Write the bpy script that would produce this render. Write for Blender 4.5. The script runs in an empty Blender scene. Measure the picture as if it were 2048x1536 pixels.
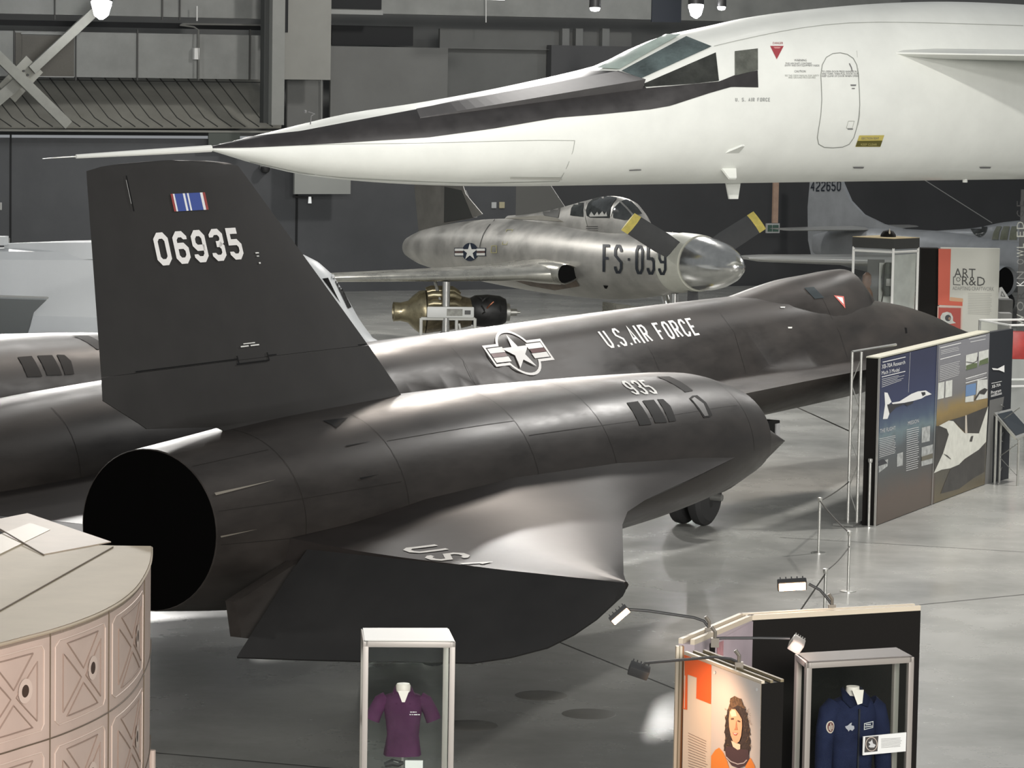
import bpy, bmesh, math, random
from mathutils import Vector, Matrix
from mathutils.bvhtree import BVHTree
R=math.radians; PI=math.pi
random.seed(7)
SC=bpy.context.scene; COL=SC.collection

# ---------------------------------------------------------------- camera, world, lights, exposure
F=6827.0; CAM=Vector((0,0,6.713)); PIT=R(5.5697); ROL=R(0.981)
fwd=Vector((0,math.cos(PIT),-math.sin(PIT))); rt=Vector((1,0,0)); up=rt.cross(fwd)
CR=rt*math.cos(ROL)+up*math.sin(ROL); CU=-rt*math.sin(ROL)+up*math.cos(ROL)
cd=bpy.data.cameras.new('camera'); cam=bpy.data.objects.new('camera',cd); COL.objects.link(cam)
cd.sensor_fit='HORIZONTAL'; cd.sensor_width=36; cd.lens=F*36/2048; cd.clip_end=400; cd.clip_start=.5
cam.matrix_world=Matrix.Translation(CAM)@Matrix((CR,CU,-fwd)).transposed().to_4x4()
SC.camera=cam
SC.view_settings.view_transform='Standard'; SC.view_settings.look='None'; SC.view_settings.gamma=1
SC.view_settings.use_curve_mapping=False
SC.view_settings.exposure=0.0
wd=bpy.data.worlds.new('world'); SC.world=wd; wd.use_nodes=True
wd.node_tree.nodes['Background'].inputs[0].default_value=(.93,.97,1,1)
wd.node_tree.nodes['Background'].inputs[1].default_value=.27

def lamp_light(kind,loc,target,energy,color=(1,.97,.93),size=.4,angle=60,blend=.5):
    ld=bpy.data.lights.new('hall_or_fill_light',kind); ld.energy=energy; ld.color=color
    if kind=='SPOT': ld.spot_size=R(angle); ld.spot_blend=blend; ld.shadow_soft_size=size
    elif kind=='AREA': ld.shape='DISK'; ld.size=size
    else: ld.shadow_soft_size=size
    o=bpy.data.objects.new('hall_or_fill_light',ld); COL.objects.link(o); o.location=loc
    d=Vector(target)-Vector(loc); o.rotation_euler=d.to_track_quat('-Z','Y').to_euler()
    return o
# high-bay lamps hung under the roof, out of frame, and one added fill
for loc,tg,e,ang,sz in [
    ((-16,46,10.5),(1.5,31,0),3500,75,.35),      # from the far left: lights the wing tip, leaves elevon dark
    ((0,74,12),(0,34,2),6500,90,.35),
    ((-9,74,12),(-5,38,2),9000,80,.35),
    ((12,52,13),(7,46,0),6500,100,.5),
    ((3,84,13),(2,76,0),5000,110,.6),
    ((-12,80,12),(-9,72,0),5000,110,.6),
    ((17,80,12),(12,74,0),5000,110,.6),
    ((-6,28,12),(-4,24,1),420,100,.5),
    ((4,40,12.5),(6,66,5.5),3500,60,.6),       # washes the side of the white aircraft
    ((-6,46,12.5),(-1,64,5),3500,60,.6),
    ((3,84,13),(0,96,4),2500,130,.6),
    ((2,-10,15),(3,64,5.5),2500,22,2.0),  # fill added behind the camera to brighten the white aircraft
    ((10,50,12.6),(3,63,5.5),3700,75,.2),
    ((2,58,13),(0,44,2),4600,120,1.0),
    ((-3,54,13.5),(-4,40,2),3000,110,1.0),
    ((6,66,13),(0,40,2),1500,90,.8),
    ((22,36,14),(12,46,0),5200,80,1.0),
    ((-14,34,12),(-5,30,1.5),900,70,.5),
]: lamp_light('SPOT',loc,tg,e,size=sz,angle=ang,blend=.7,color=(1,.88,.78) if loc==(2,58,13) else (1,.97,.93))

# wide soft fill added behind the camera
fill_light=lamp_light('AREA',(9,-12,13),(3,46,2.5),4800,size=16)
fill_light.data.shape='RECTANGLE'; fill_light.data.size=18; fill_light.data.size_y=8; fill_light.data.spread=R(90)

# ---------------------------------------------------------------- pixel -> place helpers
def ray(px,py): return CAM.copy(), (fwd+CR*((px-1024)/F)-CU*((py-768)/F))
def atz(px,py,z=0.0):
    c,d=ray(px,py); return c+d*((z-c.z)/d.z)
def aty(px,py,Y):
    c,d=ray(px,py); return c+d*(Y/d.y)
def atplane(px,py,p0,n):
    c,d=ray(px,py); return c+d*((Vector(p0)-c).dot(n)/d.dot(n))

# ---------------------------------------------------------------- materials
MATS={}
def mat(name,col,rough=.5,metal=0,nz=0,ns=4,bump=0,bs=30,emit=0,stretch=None,rv=0,coat=0,spec=None):
    if name in MATS: return MATS[name]
    m=bpy.data.materials.new(name); m.use_nodes=True; nt=m.node_tree; b=nt.nodes['Principled BSDF']
    c=tuple(col)+(1,) if len(col)==3 else col
    if spec is not None: b.inputs['Specular IOR Level'].default_value=spec
    b.inputs['Base Color'].default_value=c; b.inputs['Roughness'].default_value=rough; b.inputs['Metallic'].default_value=metal
    if coat: b.inputs['Coat Weight'].default_value=coat; b.inputs['Coat Roughness'].default_value=.12
    if emit:
        b.inputs['Emission Color'].default_value=c; b.inputs['Emission Strength'].default_value=emit
    if nz or bump or rv:
        tc=nt.nodes.new('ShaderNodeTexCoord'); mp=nt.nodes.new('ShaderNodeMapping'); nt.links.new(tc.outputs['Object'],mp.inputs[0])
        if stretch: mp.inputs['Scale'].default_value=stretch
        n=nt.nodes.new('ShaderNodeTexNoise'); n.inputs['Scale'].default_value=ns; n.inputs['Detail'].default_value=6; n.inputs['Roughness'].default_value=.62
        nt.links.new(mp.outputs[0],n.inputs['Vector'])
        if nz:
            mx=nt.nodes.new('ShaderNodeMix'); mx.data_type='RGBA'
            mx.inputs[6].default_value=tuple(max(0,v*(1-nz)) for v in c[:3])+(1,); mx.inputs[7].default_value=tuple(min(1,v*(1+nz)) for v in c[:3])+(1,)
            rp=nt.nodes.new('ShaderNodeMapRange'); rp.inputs[1].default_value=.3; rp.inputs[2].default_value=.7
            nt.links.new(n.outputs['Fac'],rp.inputs[0]); nt.links.new(rp.outputs[0],mx.inputs[0]); nt.links.new(mx.outputs[2],b.inputs['Base Color'])
        if rv:
            r2=nt.nodes.new('ShaderNodeMapRange'); r2.inputs[1].default_value=.3; r2.inputs[2].default_value=.7; r2.inputs[3].default_value=rough-rv; r2.inputs[4].default_value=rough+rv
            nt.links.new(n.outputs['Fac'],r2.inputs[0]); nt.links.new(r2.outputs[0],b.inputs['Roughness'])
        if bump:
            n2=nt.nodes.new('ShaderNodeTexNoise'); n2.inputs['Scale'].default_value=bs; n2.inputs['Detail'].default_value=4
            nt.links.new(mp.outputs[0],n2.inputs['Vector'])
            bp=nt.nodes.new('ShaderNodeBump'); bp.inputs['Strength'].default_value=bump; bp.inputs['Distance'].default_value=.02
            nt.links.new(n2.outputs['Fac'],bp.inputs['Height']); nt.links.new(bp.outputs[0],b.inputs['Normal'])
    MATS[name]=m; return m
def glass(name,col=(1,1,1),alpha=.12,rough=.03):
    if name in MATS: return MATS[name]
    m=bpy.data.materials.new(name); m.use_nodes=True; nt=m.node_tree; nt.nodes.clear()
    o=nt.nodes.new('ShaderNodeOutputMaterial'); t=nt.nodes.new('ShaderNodeBsdfTransparent'); g=nt.nodes.new('ShaderNodeBsdfGlossy')
    g.inputs['Roughness'].default_value=rough; t.inputs[0].default_value=tuple(col)+(1,)
    x=nt.nodes.new('ShaderNodeMixShader'); x.inputs[0].default_value=alpha
    nt.links.new(t.outputs[0],x.inputs[1]); nt.links.new(g.outputs[0],x.inputs[2]); nt.links.new(x.outputs[0],o.inputs[0])
    MATS[name]=m; return m

# ---------------------------------------------------------------- mesh helpers
class MB:
    def __init__(s): s.v=[]; s.f=[]
    def add(s,vs,fs):
        k=len(s.v); s.v+= [Vector(v) for v in vs]; s.f+=[tuple(i+k for i in f) for f in fs]; return s
    def box(s,c,size,rot=None):
        x,y,z=[q/2 for q in size]; M=rot or Matrix.Identity(3); c=Vector(c)
        vs=[c+M@Vector((a*x,b*y,d*z)) for a in(-1,1) for b in(-1,1) for d in(-1,1)]
        return s.add(vs,[(0,1,3,2),(4,6,7,5),(0,4,5,1),(2,3,7,6),(0,2,6,4),(1,5,7,3)])
    def bb(s,a,b):
        a=Vector(a);b=Vector(b); return s.box((a+b)/2,[abs(b[i]-a[i]) for i in range(3)])
    def tube(s,pts,r,n=10,cap=True):
        pts=[Vector(p) for p in pts]; rs=r if isinstance(r,(list,tuple)) else [r]*len(pts); rings=[]
        for i,p in enumerate(pts):
            d=(pts[min(i+1,len(pts)-1)]-pts[max(i-1,0)]).normalized()
            if i==0: 
                u=d.orthogonal().normalized()
            else: u=(u-d*u.dot(d)).normalized()
            w=d.cross(u)
            rings.append([p+u*rs[i]*math.cos(2*PI*k/n)+w*rs[i]*math.sin(2*PI*k/n) for k in range(n)])
        return s.loft(rings,cap=cap)
    def loft(s,rings,cap=True,closed=True):
        n=len(rings[0]); vs=[p for r in rings for p in r]; fs=[]
        for i in range(len(rings)-1):
            for k in range(n if closed else n-1):
                a=i*n+k; b=i*n+(k+1)%n; fs.append((a,b,b+n,a+n))
        if cap and closed:
            fs.append(tuple(range(n-1,-1,-1))); m=(len(rings)-1)*n; fs.append(tuple(m+k for k in range(n)))
        return s.add(vs,fs)
    def prism(s,poly,d):
        """poly: list of 3D points (planar), d: extrusion vector"""
        n=len(poly); d=Vector(d); vs=[Vector(p) for p in poly]+[Vector(p)+d for p in poly]
        fs=[tuple(range(n-1,-1,-1)),tuple(n+k for k in range(n))]+[(k,(k+1)%n,n+(k+1)%n,n+k) for k in range(n)]
        return s.add(vs,fs)
    def lathe(s,prof,c=(0,0,0),ax=(0,0,1),n=24,cap=True):
        ax=Vector(ax).normalized(); u=ax.orthogonal().normalized(); w=ax.cross(u); c=Vector(c)
        rings=[[c+ax*h+(u*math.cos(2*PI*k/n)+w*math.sin(2*PI*k/n))*max(r,1e-4) for k in range(n)] for r,h in prof]
        return s.loft(rings,cap=cap)
    def build(s,name,m,parent=None,smooth=True,ang=35,bevel=0):
        me=bpy.data.meshes.new(name); me.from_pydata([tuple(v) for v in s.v],[],s.f); me.update()
        bm=bmesh.new(); bm.from_mesh(me); bmesh.ops.recalc_face_normals(bm,faces=bm.faces)
        if bevel:
            es=[e for e in bm.edges if len(e.link_faces)==2 and e.calc_face_angle(0)>R(30)]
            if es: bmesh.ops.bevel(bm,geom=es,offset=bevel,segments=2,profile=.6,affect='EDGES')
        bm.to_mesh(me); bm.free()
        if smooth:
            for p in me.polygons: p.use_smooth=True
            me.set_sharp_from_angle(angle=R(ang))
        me.materials.append(m)
        o=bpy.data.objects.new(name,me); COL.objects.link(o)
        if parent: o.parent=parent
        return o
def empty(name,loc=(0,0,0),rz=0,label=None,cat=None,group=None):
    o=bpy.data.objects.new(name,None); COL.objects.link(o); o.location=loc; o.rotation_euler=(0,0,rz); o.empty_display_size=.3
    return tag(o,label,cat,group)
def tag(o,label=None,cat=None,group=None,kind=None):
    if label: o['label']=label
    if cat: o['category']=cat
    if group: o['group']=group
    if kind: o['kind']=kind
    return o
def lab(o,l): o['label']=l; return o
def interp(t,pts):
    if t<=pts[0][0]: return pts[0][1]
    for (a,va),(b,vb) in zip(pts,pts[1:]):
        if t<=b:
            k=(t-a)/(b-a)
            return va+(vb-va)*k
    return pts[-1][1]
def smooth_interp(t,pts):
    # Catmull-Rom style (monotone enough for gentle tables)
    n=len(pts)
    if t<=pts[0][0]: return pts[0][1]
    if t>=pts[-1][0]: return pts[-1][1]
    for i in range(n-1):
        if t<=pts[i+1][0]:
            x0,y0=pts[i]; x1,y1=pts[i+1]; h=x1-x0; k=(t-x0)/h
            def sl(j):
                if j==0: return (pts[1][1]-pts[0][1])/(pts[1][0]-pts[0][0])
                if j==n-1: return (pts[-1][1]-pts[-2][1])/(pts[-1][0]-pts[-2][0])
                return (pts[j+1][1]-pts[j-1][1])/(pts[j+1][0]-pts[j-1][0])
            m0=sl(i)*h; m1=sl(i+1)*h
            return (2*k**3-3*k**2+1)*y0+(k**3-2*k**2+k)*m0+(-2*k**3+3*k**2)*y1+(k**3-k**2)*m1
SI=smooth_interp

# ---------------------------------------------------------------- lettering and decals
# block stroke letters on a 0..1 x 0..1 cell, corners chamfered
c_=.28
GL={
 'O':[([(c_,0),(1-c_,0),(1,.16),(1,.84),(1-c_,1),(c_,1),(0,.84),(0,.16)],1)],
 '0':[([(c_,0),(1-c_,0),(1,.16),(1,.84),(1-c_,1),(c_,1),(0,.84),(0,.16)],1)],
 '6':[([(1,.8),(1,.86),(1-c_,1),(c_,1),(0,.84),(0,.16),(c_,0),(1-c_,0),(1,.16),(1,.42),(1-c_,.56),(.02,.56)],0)],
 '9':[([(0,.2),(0,.14),(c_,0),(1-c_,0),(1,.16),(1,.84),(1-c_,1),(c_,1),(0,.84),(0,.58),(c_,.44),(.98,.44)],0)],
 '3':[([(0,.8),(0,.86),(c_,1),(1-c_,1),(1,.86),(1,.64),(1-c_,.53),(.4,.53)],0),([(1-c_,.53),(1,.4),(1,.14),(1-c_,0),(c_,0),(0,.14),(0,.2)],0)],
 '5':[([(.95,1),(0,1),(0,.56),(1-c_,.56),(1,.42),(1,.16),(1-c_,0),(c_,0),(0,.14),(0,.2)],0)],
 '2':[([(0,.8),(0,.86),(c_,1),(1-c_,1),(1,.86),(1,.6),(0,.2),(0,0),(1,0)],0)],
 '4':[([(.75,0),(.75,1),(0,.35),(1,.35)],0)],
 'U':[([(0,1),(0,.16),(c_,0),(1-c_,0),(1,.16),(1,1)],0)],
 'S':[([(1,.78),(1,.86),(1-c_,1),(c_,1),(0,.86),(0,.64),(1,.38),(1,.14),(1-c_,0),(c_,0),(0,.14),(0,.22)],0)],
 'A':[([(0,0),(.5,1),(1,0)],0),([(.2,.3),(.8,.3)],0)],
 'I':[([(.5,0),(.5,1)],0)],
 'R':[([(0,0),(0,1),(1-c_,1),(1,.86),(1,.62),(1-c_,.48),(0,.48)],0),([(.5,.48),(1,0)],0)],
 'F':[([(0,0),(0,1),(1,1)],0),([(0,.52),(.8,.52)],0)],
 'C':[([(1,.76),(1,.84),(1-c_,1),(c_,1),(0,.84),(0,.16),(c_,0),(1-c_,0),(1,.16),(1,.24)],0)],
 'E':[([(1,1),(0,1),(0,0),(1,0)],0),([(0,.52),(.8,.52)],0)],
 '.':[([(.3,.0),(.3,.1)],0)], '-':[([(.25,.5),(.75,.5)],0)],
 'B':[([(0,0),(0,1),(.8,1),(1,.86),(1,.64),(.8,.52),(1,.4),(1,.14),(.8,0)],1)],
}
def stroke(pts,w,closed):
    """ribbon quads along a polyline with mitred joints -> (verts2d, faces)"""
    n=len(pts); P=[Vector((p[0],p[1])) for p in pts]; L=[];Rr=[]
    for i in range(n):
        a=P[i-1] if (i>0 or closed) else None; b=P[(i+1)%n] if (i<n-1 or closed) else None
        d1=(P[i]-a).normalized() if a is not None else None; d2=(b-P[i]).normalized() if b is not None else None
        if d1 is None: d1=d2
        if d2 is None: d2=d1
        n1=Vector((-d1.y,d1.x)); n2=Vector((-d2.y,d2.x)); m=(n1+n2)
        if m.length<1e-3: m=n1
        m.normalize(); k=min(2.2,1/max(.3,m.dot(n1)))
        L.append(P[i]+m*w/2*k); Rr.append(P[i]-m*w/2*k)
    vs=L+Rr; fs=[(i,(i+1)%n,n+(i+1)%n,n+i) for i in range(n if closed else n-1)]
    return vs,fs
def block_text(txt,h,w,sp,sw):
    """2D mesh of block letters; returns (verts, faces, total width)"""
    V=[];Fc=[];x=0
    for ch in txt:
        cw={'.':sw*1.6,'I':sw*1.3,' ':w*.7,'-':w*.8}.get(ch,w)
        if ch in GL:
            for pts,cl in GL[ch]:
                if ch=='I': q=[(x+cw/2,p[1]*h) for p in pts]
                elif ch=='.': q=[(x+cw/2,0),(x+cw/2,sw)]
                else: q=[(x+sw/2+p[0]*(cw-sw),sw/2+p[1]*(h-sw)) for p in pts]
                vs,fs=stroke(q,sw,cl); k=len(V); V+=vs; Fc+=[tuple(i+k for i in f) for f in fs]
        x+=cw+sp
    return V,Fc,x-sp
def font_text(txt,h):
    cu=bpy.data.curves.new('t','FONT'); cu.body=txt; cu.size=h; cu.resolution_u=2
    o=bpy.data.objects.new('t',cu); COL.objects.link(o)
    dg=bpy.context.evaluated_depsgraph_get(); me=bpy.data.meshes.new_from_object(o.evaluated_get(dg))
    V=[Vector((v.co.x,v.co.y)) for v in me.vertices]; Fc=[tuple(p.vertices) for p in me.polygons]
    COL.objects.unlink(o); bpy.data.objects.remove(o); bpy.data.meshes.remove(me)
    return V,Fc
def slice2d(V,Fc,step):
    bm=bmesh.new(); vs=[bm.verts.new((v.x,v.y,0)) for v in V]
    for f in Fc:
        try: bm.faces.new([vs[i] for i in f])
        except ValueError: pass
    xs=[v.x for v in V]; ys=[v.y for v in V]
    for ax,lo,hi in ((0,min(xs),max(xs)),(1,min(ys),max(ys))):
        t=lo+step
        while t<hi:
            co=(t,0,0) if ax==0 else (0,t,0); no=(1,0,0) if ax==0 else (0,1,0)
            bmesh.ops.bisect_plane(bm,geom=bm.verts[:]+bm.edges[:]+bm.faces[:],plane_co=co,plane_no=no); t+=step
    bm.verts.index_update(); V2=[Vector((v.co.x,v.co.y)) for v in bm.verts]; F2=[tuple(v.index for v in f.verts) for f in bm.faces]; bm.free()
    return V2,F2
def decal(name,m,V,Fc,fn,parent=None,step=None,smooth=True):
    """map a 2D mesh through fn(x,y)->local point"""
    if step: V,Fc=slice2d(V,Fc,step)
    mb=MB(); pts=[fn(v.x,v.y) for v in V]; bad={i for i,p in enumerate(pts) if p is None}
    mb.v=[p or Vector((0,0,0)) for p in pts]; mb.f=[f for f in Fc if not bad&set(f)]
    me=bpy.data.meshes.new(name); me.from_pydata([tuple(v) for v in mb.v],[],mb.f); me.update()
    bm=bmesh.new(); bm.from_mesh(me); bmesh.ops.delete(bm,geom=[v for v in bm.verts if not v.link_faces],context='VERTS'); bm.to_mesh(me); bm.free()
    me.materials.append(m)
    if smooth:
        for p in me.polygons: p.use_smooth=True
    o=bpy.data.objects.new(name,me); COL.objects.link(o)
    if parent: o.parent=parent
    return o
def rect2d(x0,y0,x1,y1): return [Vector((x0,y0)),Vector((x1,y0)),Vector((x1,y1)),Vector((x0,y1))],[(0,1,2,3)]
def poly2d(pts): return [Vector(p) for p in pts],[tuple(range(len(pts)))]
def merge2d(*ms):
    V=[];Fc=[]
    for v,f in ms:
        k=len(V); V+=list(v); Fc+=[tuple(i+k for i in q) for q in f]
    return V,Fc
def shift2d(m,dx,dy,sx=1,sy=1): return [Vector((v.x*sx+dx,v.y*sy+dy)) for v in m[0]],m[1]
def ell2d(cx,cy,rx,ry,n=28): return poly2d([(cx+rx*math.cos(2*PI*k/n),cy+ry*math.sin(2*PI*k/n)) for k in range(n)])
def ring2d(cx,cy,r,w,n=40,a0=0,a1=2*PI,ry=None):
    ry=ry or r; full=abs(a1-a0-2*PI)<1e-6; pts=[(cx+r*math.cos(a0+(a1-a0)*k/n),cy+ry*math.sin(a0+(a1-a0)*k/n)) for k in range(n if full else n+1)]
    return stroke(pts,w,full)
def star2d(r=1): return [Vector((0,0))]+[Vector(((r if k%2==0 else r*.382)*math.sin(PI*k/5),(r if k%2==0 else r*.382)*math.cos(PI*k/5))) for k in range(10)],[(0,k+1,(k+1)%10+1) for k in range(10)]
def bvh_of(objs):
    vs=[];fs=[]
    for o in objs:
        k=len(vs); vs+=[v.co.copy() for v in o.data.vertices]; fs+=[tuple(i+k for i in p.vertices) for p in o.data.polygons]
    return BVHTree.FromPolygons(vs,fs)
def px_map(bvh,root,corners,off=.006,wh=(1,1)):
    """(x,y) in 0..w,0..h -> point on the surface; corners given as seen in the photo: BL,BR,TR,TL"""
    inv=Matrix.Rotation(-root.rotation_euler.z,4,'Z')@Matrix.Translation(-root.location)
    c0=inv@CAM; q=[Vector(c) for c in corners]
    def fn(x,y):
        u=x/wh[0]; v=y/wh[1]; p=q[0]*(1-u)*(1-v)+q[1]*u*(1-v)+q[2]*u*v+q[3]*(1-u)*v
        d=(inv.to_3x3()@ray(p.x,p.y)[1]).normalized(); h=bvh.ray_cast(c0,d)
        if h[0] is None: return None
        n=h[1] if h[1].dot(d)<0 else -h[1]
        return h[0]+n*off
    return fn
def px_poly(bvh,root,pts,off=.006):
    """polygon given by photo pixels laid on the surface"""
    fn=px_map(bvh,root,[(0,0),(1,0),(1,1),(0,1)],off)
    return lambda x,y: fn(x,y)
def strip3(mb,pts,w,n):
    """flat ribbon along 3D points with width vector n"""
    n=Vector(n)*w/2
    for a,b in zip(pts,pts[1:]): mb.add([Vector(a)-n,Vector(a)+n,Vector(b)+n,Vector(b)-n],[(0,1,2,3)])
# ================================================================ SETTING
def floor_mat():
    m=mat('polished_concrete',(.37,.37,.345),rough=.25,nz=.16,ns=.5,rv=.07,bump=.03,bs=3)
    nt=m.node_tree; b=nt.nodes['Principled BSDF']; b.inputs['Specular IOR Level'].default_value=.5
    return m
C25=(math.cos(R(24.7)),math.sin(R(24.7)))
WD=Vector((C25[0],C25[1],0)); WN=Vector((C25[1],-C25[0],0)); W0=Vector((-4.54,94.5,0))   # wall direction, normal towards us
mb=MB(); mb.add([(-60,4,0),(60,4,0),(60,150,0),(-60,150,0)],[(0,1,2,3)])
tag(mb.build('floor',floor_mat(),smooth=False),kind='structure')
def wl(px,py,off=0): 
    p=atplane(px,py,W0+WN*off,WN); q=p-(W0+WN*off); return q.dot(WD),p.z
def wpt(s,z,off=0): return W0+WD*s+WN*off+Vector((0,0,z))
WROT=Matrix((WD,-WN,Vector((0,0,1)))).transposed()
def wallbox(mb,px0,py0,px1,py1,off=0,dep=.3,z0=None,z1=None):
    a=wl(px0,py0,off+dep); b=wl(px1,py1,off+dep); s0,s1=sorted((a[0],b[0])); za,zb=sorted((a[1],b[1]))
    if z0 is not None: za=z0
    if z1 is not None: zb=z1
    mb.box(wpt((s0+s1)/2,(za+zb)/2,off+dep/2),(s1-s0,dep,zb-za),WROT); return mb
dk=mat('dark_wall_paint',(.088,.091,.096),.75,nz=.12,ns=.6)
gy=mat('grey_wall_paint',(.145,.149,.145),.7,nz=.1,ns=.5)
gy2=mat('light_grey_panel',(.26,.265,.255),.65,nz=.06,ns=.5)
duct=mat('duct_metal',(.19,.195,.185),.5,nz=.14,ns=1.2,rv=.1)
blk=mat('black_void',(.012,.013,.014),.8)
# lower wall dark, upper wall grey
mb=MB(); mb.box(wpt(10,2.1,-.15),(90,.3,4.2),WROT); tag(mb.build('wall_back',dk,smooth=False),kind='structure')
mb=MB(); mb.box(wpt(10,9.2,-3.2),(90,.3,10),WROT); tag(mb.build('wall_upper',gy,smooth=False),kind='structure')
mb=MB(); mb.box(wpt(28,3.45,-.05),(44,.3,6.9),WROT); tag(mb.build('wall_right',mat('charcoal_wall_paint',(.058,.059,.061),.8,nz=.1,ns=.5),smooth=False),kind='structure')
# --- roof-space structure seen along the top of the back wall
def wquad(name,m,c4,th=.06,kind=None):
    """c4: list of (px,py,off) -> slab"""
    P=[]
    for px,py,off in c4:
        s,z=wl(px,py,off); P.append(wpt(s,z,off))
    n=(P[1]-P[0]).cross(P[2]-P[0]).normalized()
    return tag(MB().prism(P,n*th).build(name,m,smooth=False),kind=kind)
corr=mat('corrugated_metal',(.24,.235,.205),.55,nz=.12,ns=1.5)
cr=wquad('trim_1',corr,[(-60,257,.35),(562,257,.35),(562,160,-2.0),(-60,160,-2.0)],.05,'structure')
rb=MB(); corr_d=mat('corrugation_shadow_gap',(.05,.05,.046),.7)
for i in range(26):
    x0=-120+27.5*i
    def q(px,t): 
        off=.35-2.35*t; s,z=wl(px,257-97*t,off); return wpt(s,z,off)+Vector((0,-.03,.05))
    a,b=q(x0+88,0.0),q(x0,1.0)
    c=q(x0+62,.18)
    if x0+88<560: rb.tube([a,c,b],.018,5)
tag(rb.build('trim_2',corr_d),kind='structure')
mb=MB(); wallbox(mb,-60,258,590,266,.3,.15); tag(mb.build('trim_3',mat('flashing_metal',(.2,.2,.18),.5),smooth=False),kind='structure')
mb=MB(); wallbox(mb,-60,38,545,61,-.3,.1); wallbox(mb,-60,157,545,166,-.3,.1); wallbox(mb,664,50,826,92,-.3,.1); tag(mb.build('trim_4',blk,smooth=False),kind='structure')
mb=MB(); wallbox(mb,880,57,1260,220,-.4,.1); tag(mb.build('trim_5',mat('upper_wall_dark_grey',(.105,.108,.104),.7,nz=.15,ns=.5),smooth=False),kind='structure')  # darker grey stretch of the upper wall
mb=MB()
for x in (1125,1152,1205): wallbox(mb,x,57,x+11,220,-.25,.2)
wallbox(mb,880,96,1260,102,-.25,.2)
tag(mb.build('trim_6',mat('girt_steel',(.14,.145,.14),.6),smooth=False),kind='structure')
# column
mb=MB(); wallbox(mb,546,-40,568,250,1.5,.25); tag(mb.build('trim_7',mat('column_face_grey',(.23,.235,.22),.6,nz=.05,ns=2),smooth=False),kind='structure')
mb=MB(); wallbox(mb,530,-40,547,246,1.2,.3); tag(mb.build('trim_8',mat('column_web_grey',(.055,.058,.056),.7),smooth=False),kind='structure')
mb=MB(); wallbox(mb,569,-40,576,65,1.3,.2); tag(mb.build('downpipe_pipe' if False else 'trim_9',blk,smooth=False),kind='structure')
mb=MB(); wallbox(mb,20,266,22.5,590,.0,.02); wallbox(mb,592,388,594,583,0,.02); tag(mb.build('trim_10',blk,smooth=False),kind='structure')
mb=MB(); wallbox(mb,1086,360,1094,575,.0,.04); wallbox(mb,1102,360,1112,575,0,.04); tag(mb.build('trim_11',blk,smooth=False),kind='structure')
# ducts: things
def duct_run(y0,y1,seams,label,off,x1=530):
    r=empty('air_duct',wpt(*wl(0,y1,off+.8),off+.4),0,label,'duct','air ducts under the roof')
    mb=MB(); wallbox(mb,-60,y0,x1,y1,off,.8); o=mb.build('duct_body',duct,smooth=False)
    o.parent=r; o.location=-r.location
    for x in seams:
        sm=MB(); wallbox(sm,x-1,y0-1,x+1.2,y1+2,off+.8,.04)
        o=sm.build('duct_flange',mat('flange_dark',(.045,.045,.042),.6),smooth=False); o.parent=r; o.location=-r.location
    return r
dr=duct_run(60,159,[29,152,275,397,500],'long grey rectangular air duct running above the corrugated panels',-.2)
gm=MB(); wallbox(gm,44,70,148,153,.6,.06); o=gm.build('duct_grille',mat('grille_brown_grey',(.075,.07,.058),.6,nz=.1,ns=30),dr,smooth=False); o.location=-dr.location
gm=MB(); wallbox(gm,31,65,44,155,.6,.05); o=gm.build('duct_hatch',mat('grille_brown_grey',(.08,.07,.06)),dr,smooth=False); o.location=-dr.location
for q in ((42,66,148,70),(60,152,148,155)):
    gm=MB(); wallbox(gm,*q,.6,.09); o=gm.build('grille_frame',gy2,dr,smooth=False); o.location=-dr.location
duct_run(-40,38,[110,325,360],'upper grey rectangular air duct cut by the top edge of the photo at left',-.3)
dr=duct_run(-40,54,[],'wide grey duct running along the top right behind the floodlights',-.2,1520)
for ch in dr.children:
    if ch.name.startswith('duct_body'):
        me=MB(); wallbox(me,662,-40,1800,50,-.2,.8); b2=me.build('tmp',duct,smooth=False); ch.data=b2.data; bpy.data.objects.remove(b2)
    else: bpy.data.objects.remove(ch)
dr['label']='wide grey duct running along the top right behind the floodlights'
gm=MB(); wallbox(gm,662,-30,763,19,.6,.05); o=gm.build('duct_grille',blk,dr,smooth=False); o.location=-dr.location
gm=MB(); wallbox(gm,662,19,766,30,.6,.25); o=gm.build('grille_ledge',gy2,dr,smooth=False); o.location=-dr.location
gm=MB(); wallbox(gm,1305,-30,1362,45,.6,.05); o=gm.build('duct_grille',mat('grille_blue_black',(.03,.035,.045),.5),dr,smooth=False); o.location=-dr.location
# hanging acoustic panels
def hpanel(px0,py0,px1,py1,off,m,label):
    mb=MB(); wallbox(mb,px0,py0,px1,py1,off,.1); tag(mb.build('acoustic_panel',m,smooth=False),label,'panel','pale boards hung on the back wall')
hpanel(569,-40,661,160,1.2,mat('panel_grey_warm',(.245,.245,.225),.7,nz=.06,ns=1),'pale grey board fixed right beside the steel column at top')
hpanel(662,92,893,300,.2,mat('panel_grey_mid',(.13,.132,.126),.7,nz=.08,ns=.8),'mid grey square board above the thin white nose')
hpanel(590,290,701,388,.8,mat('panel_pale',(.33,.34,.32),.7,nz=.04,ns=1),'pale grey board hanging low under the thin white nose')
hpanel(575,160,645,262,.1,mat('panel_grey_mid',(.15,.15,.15)),'grey wall board below the pale board beside the column')
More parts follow.
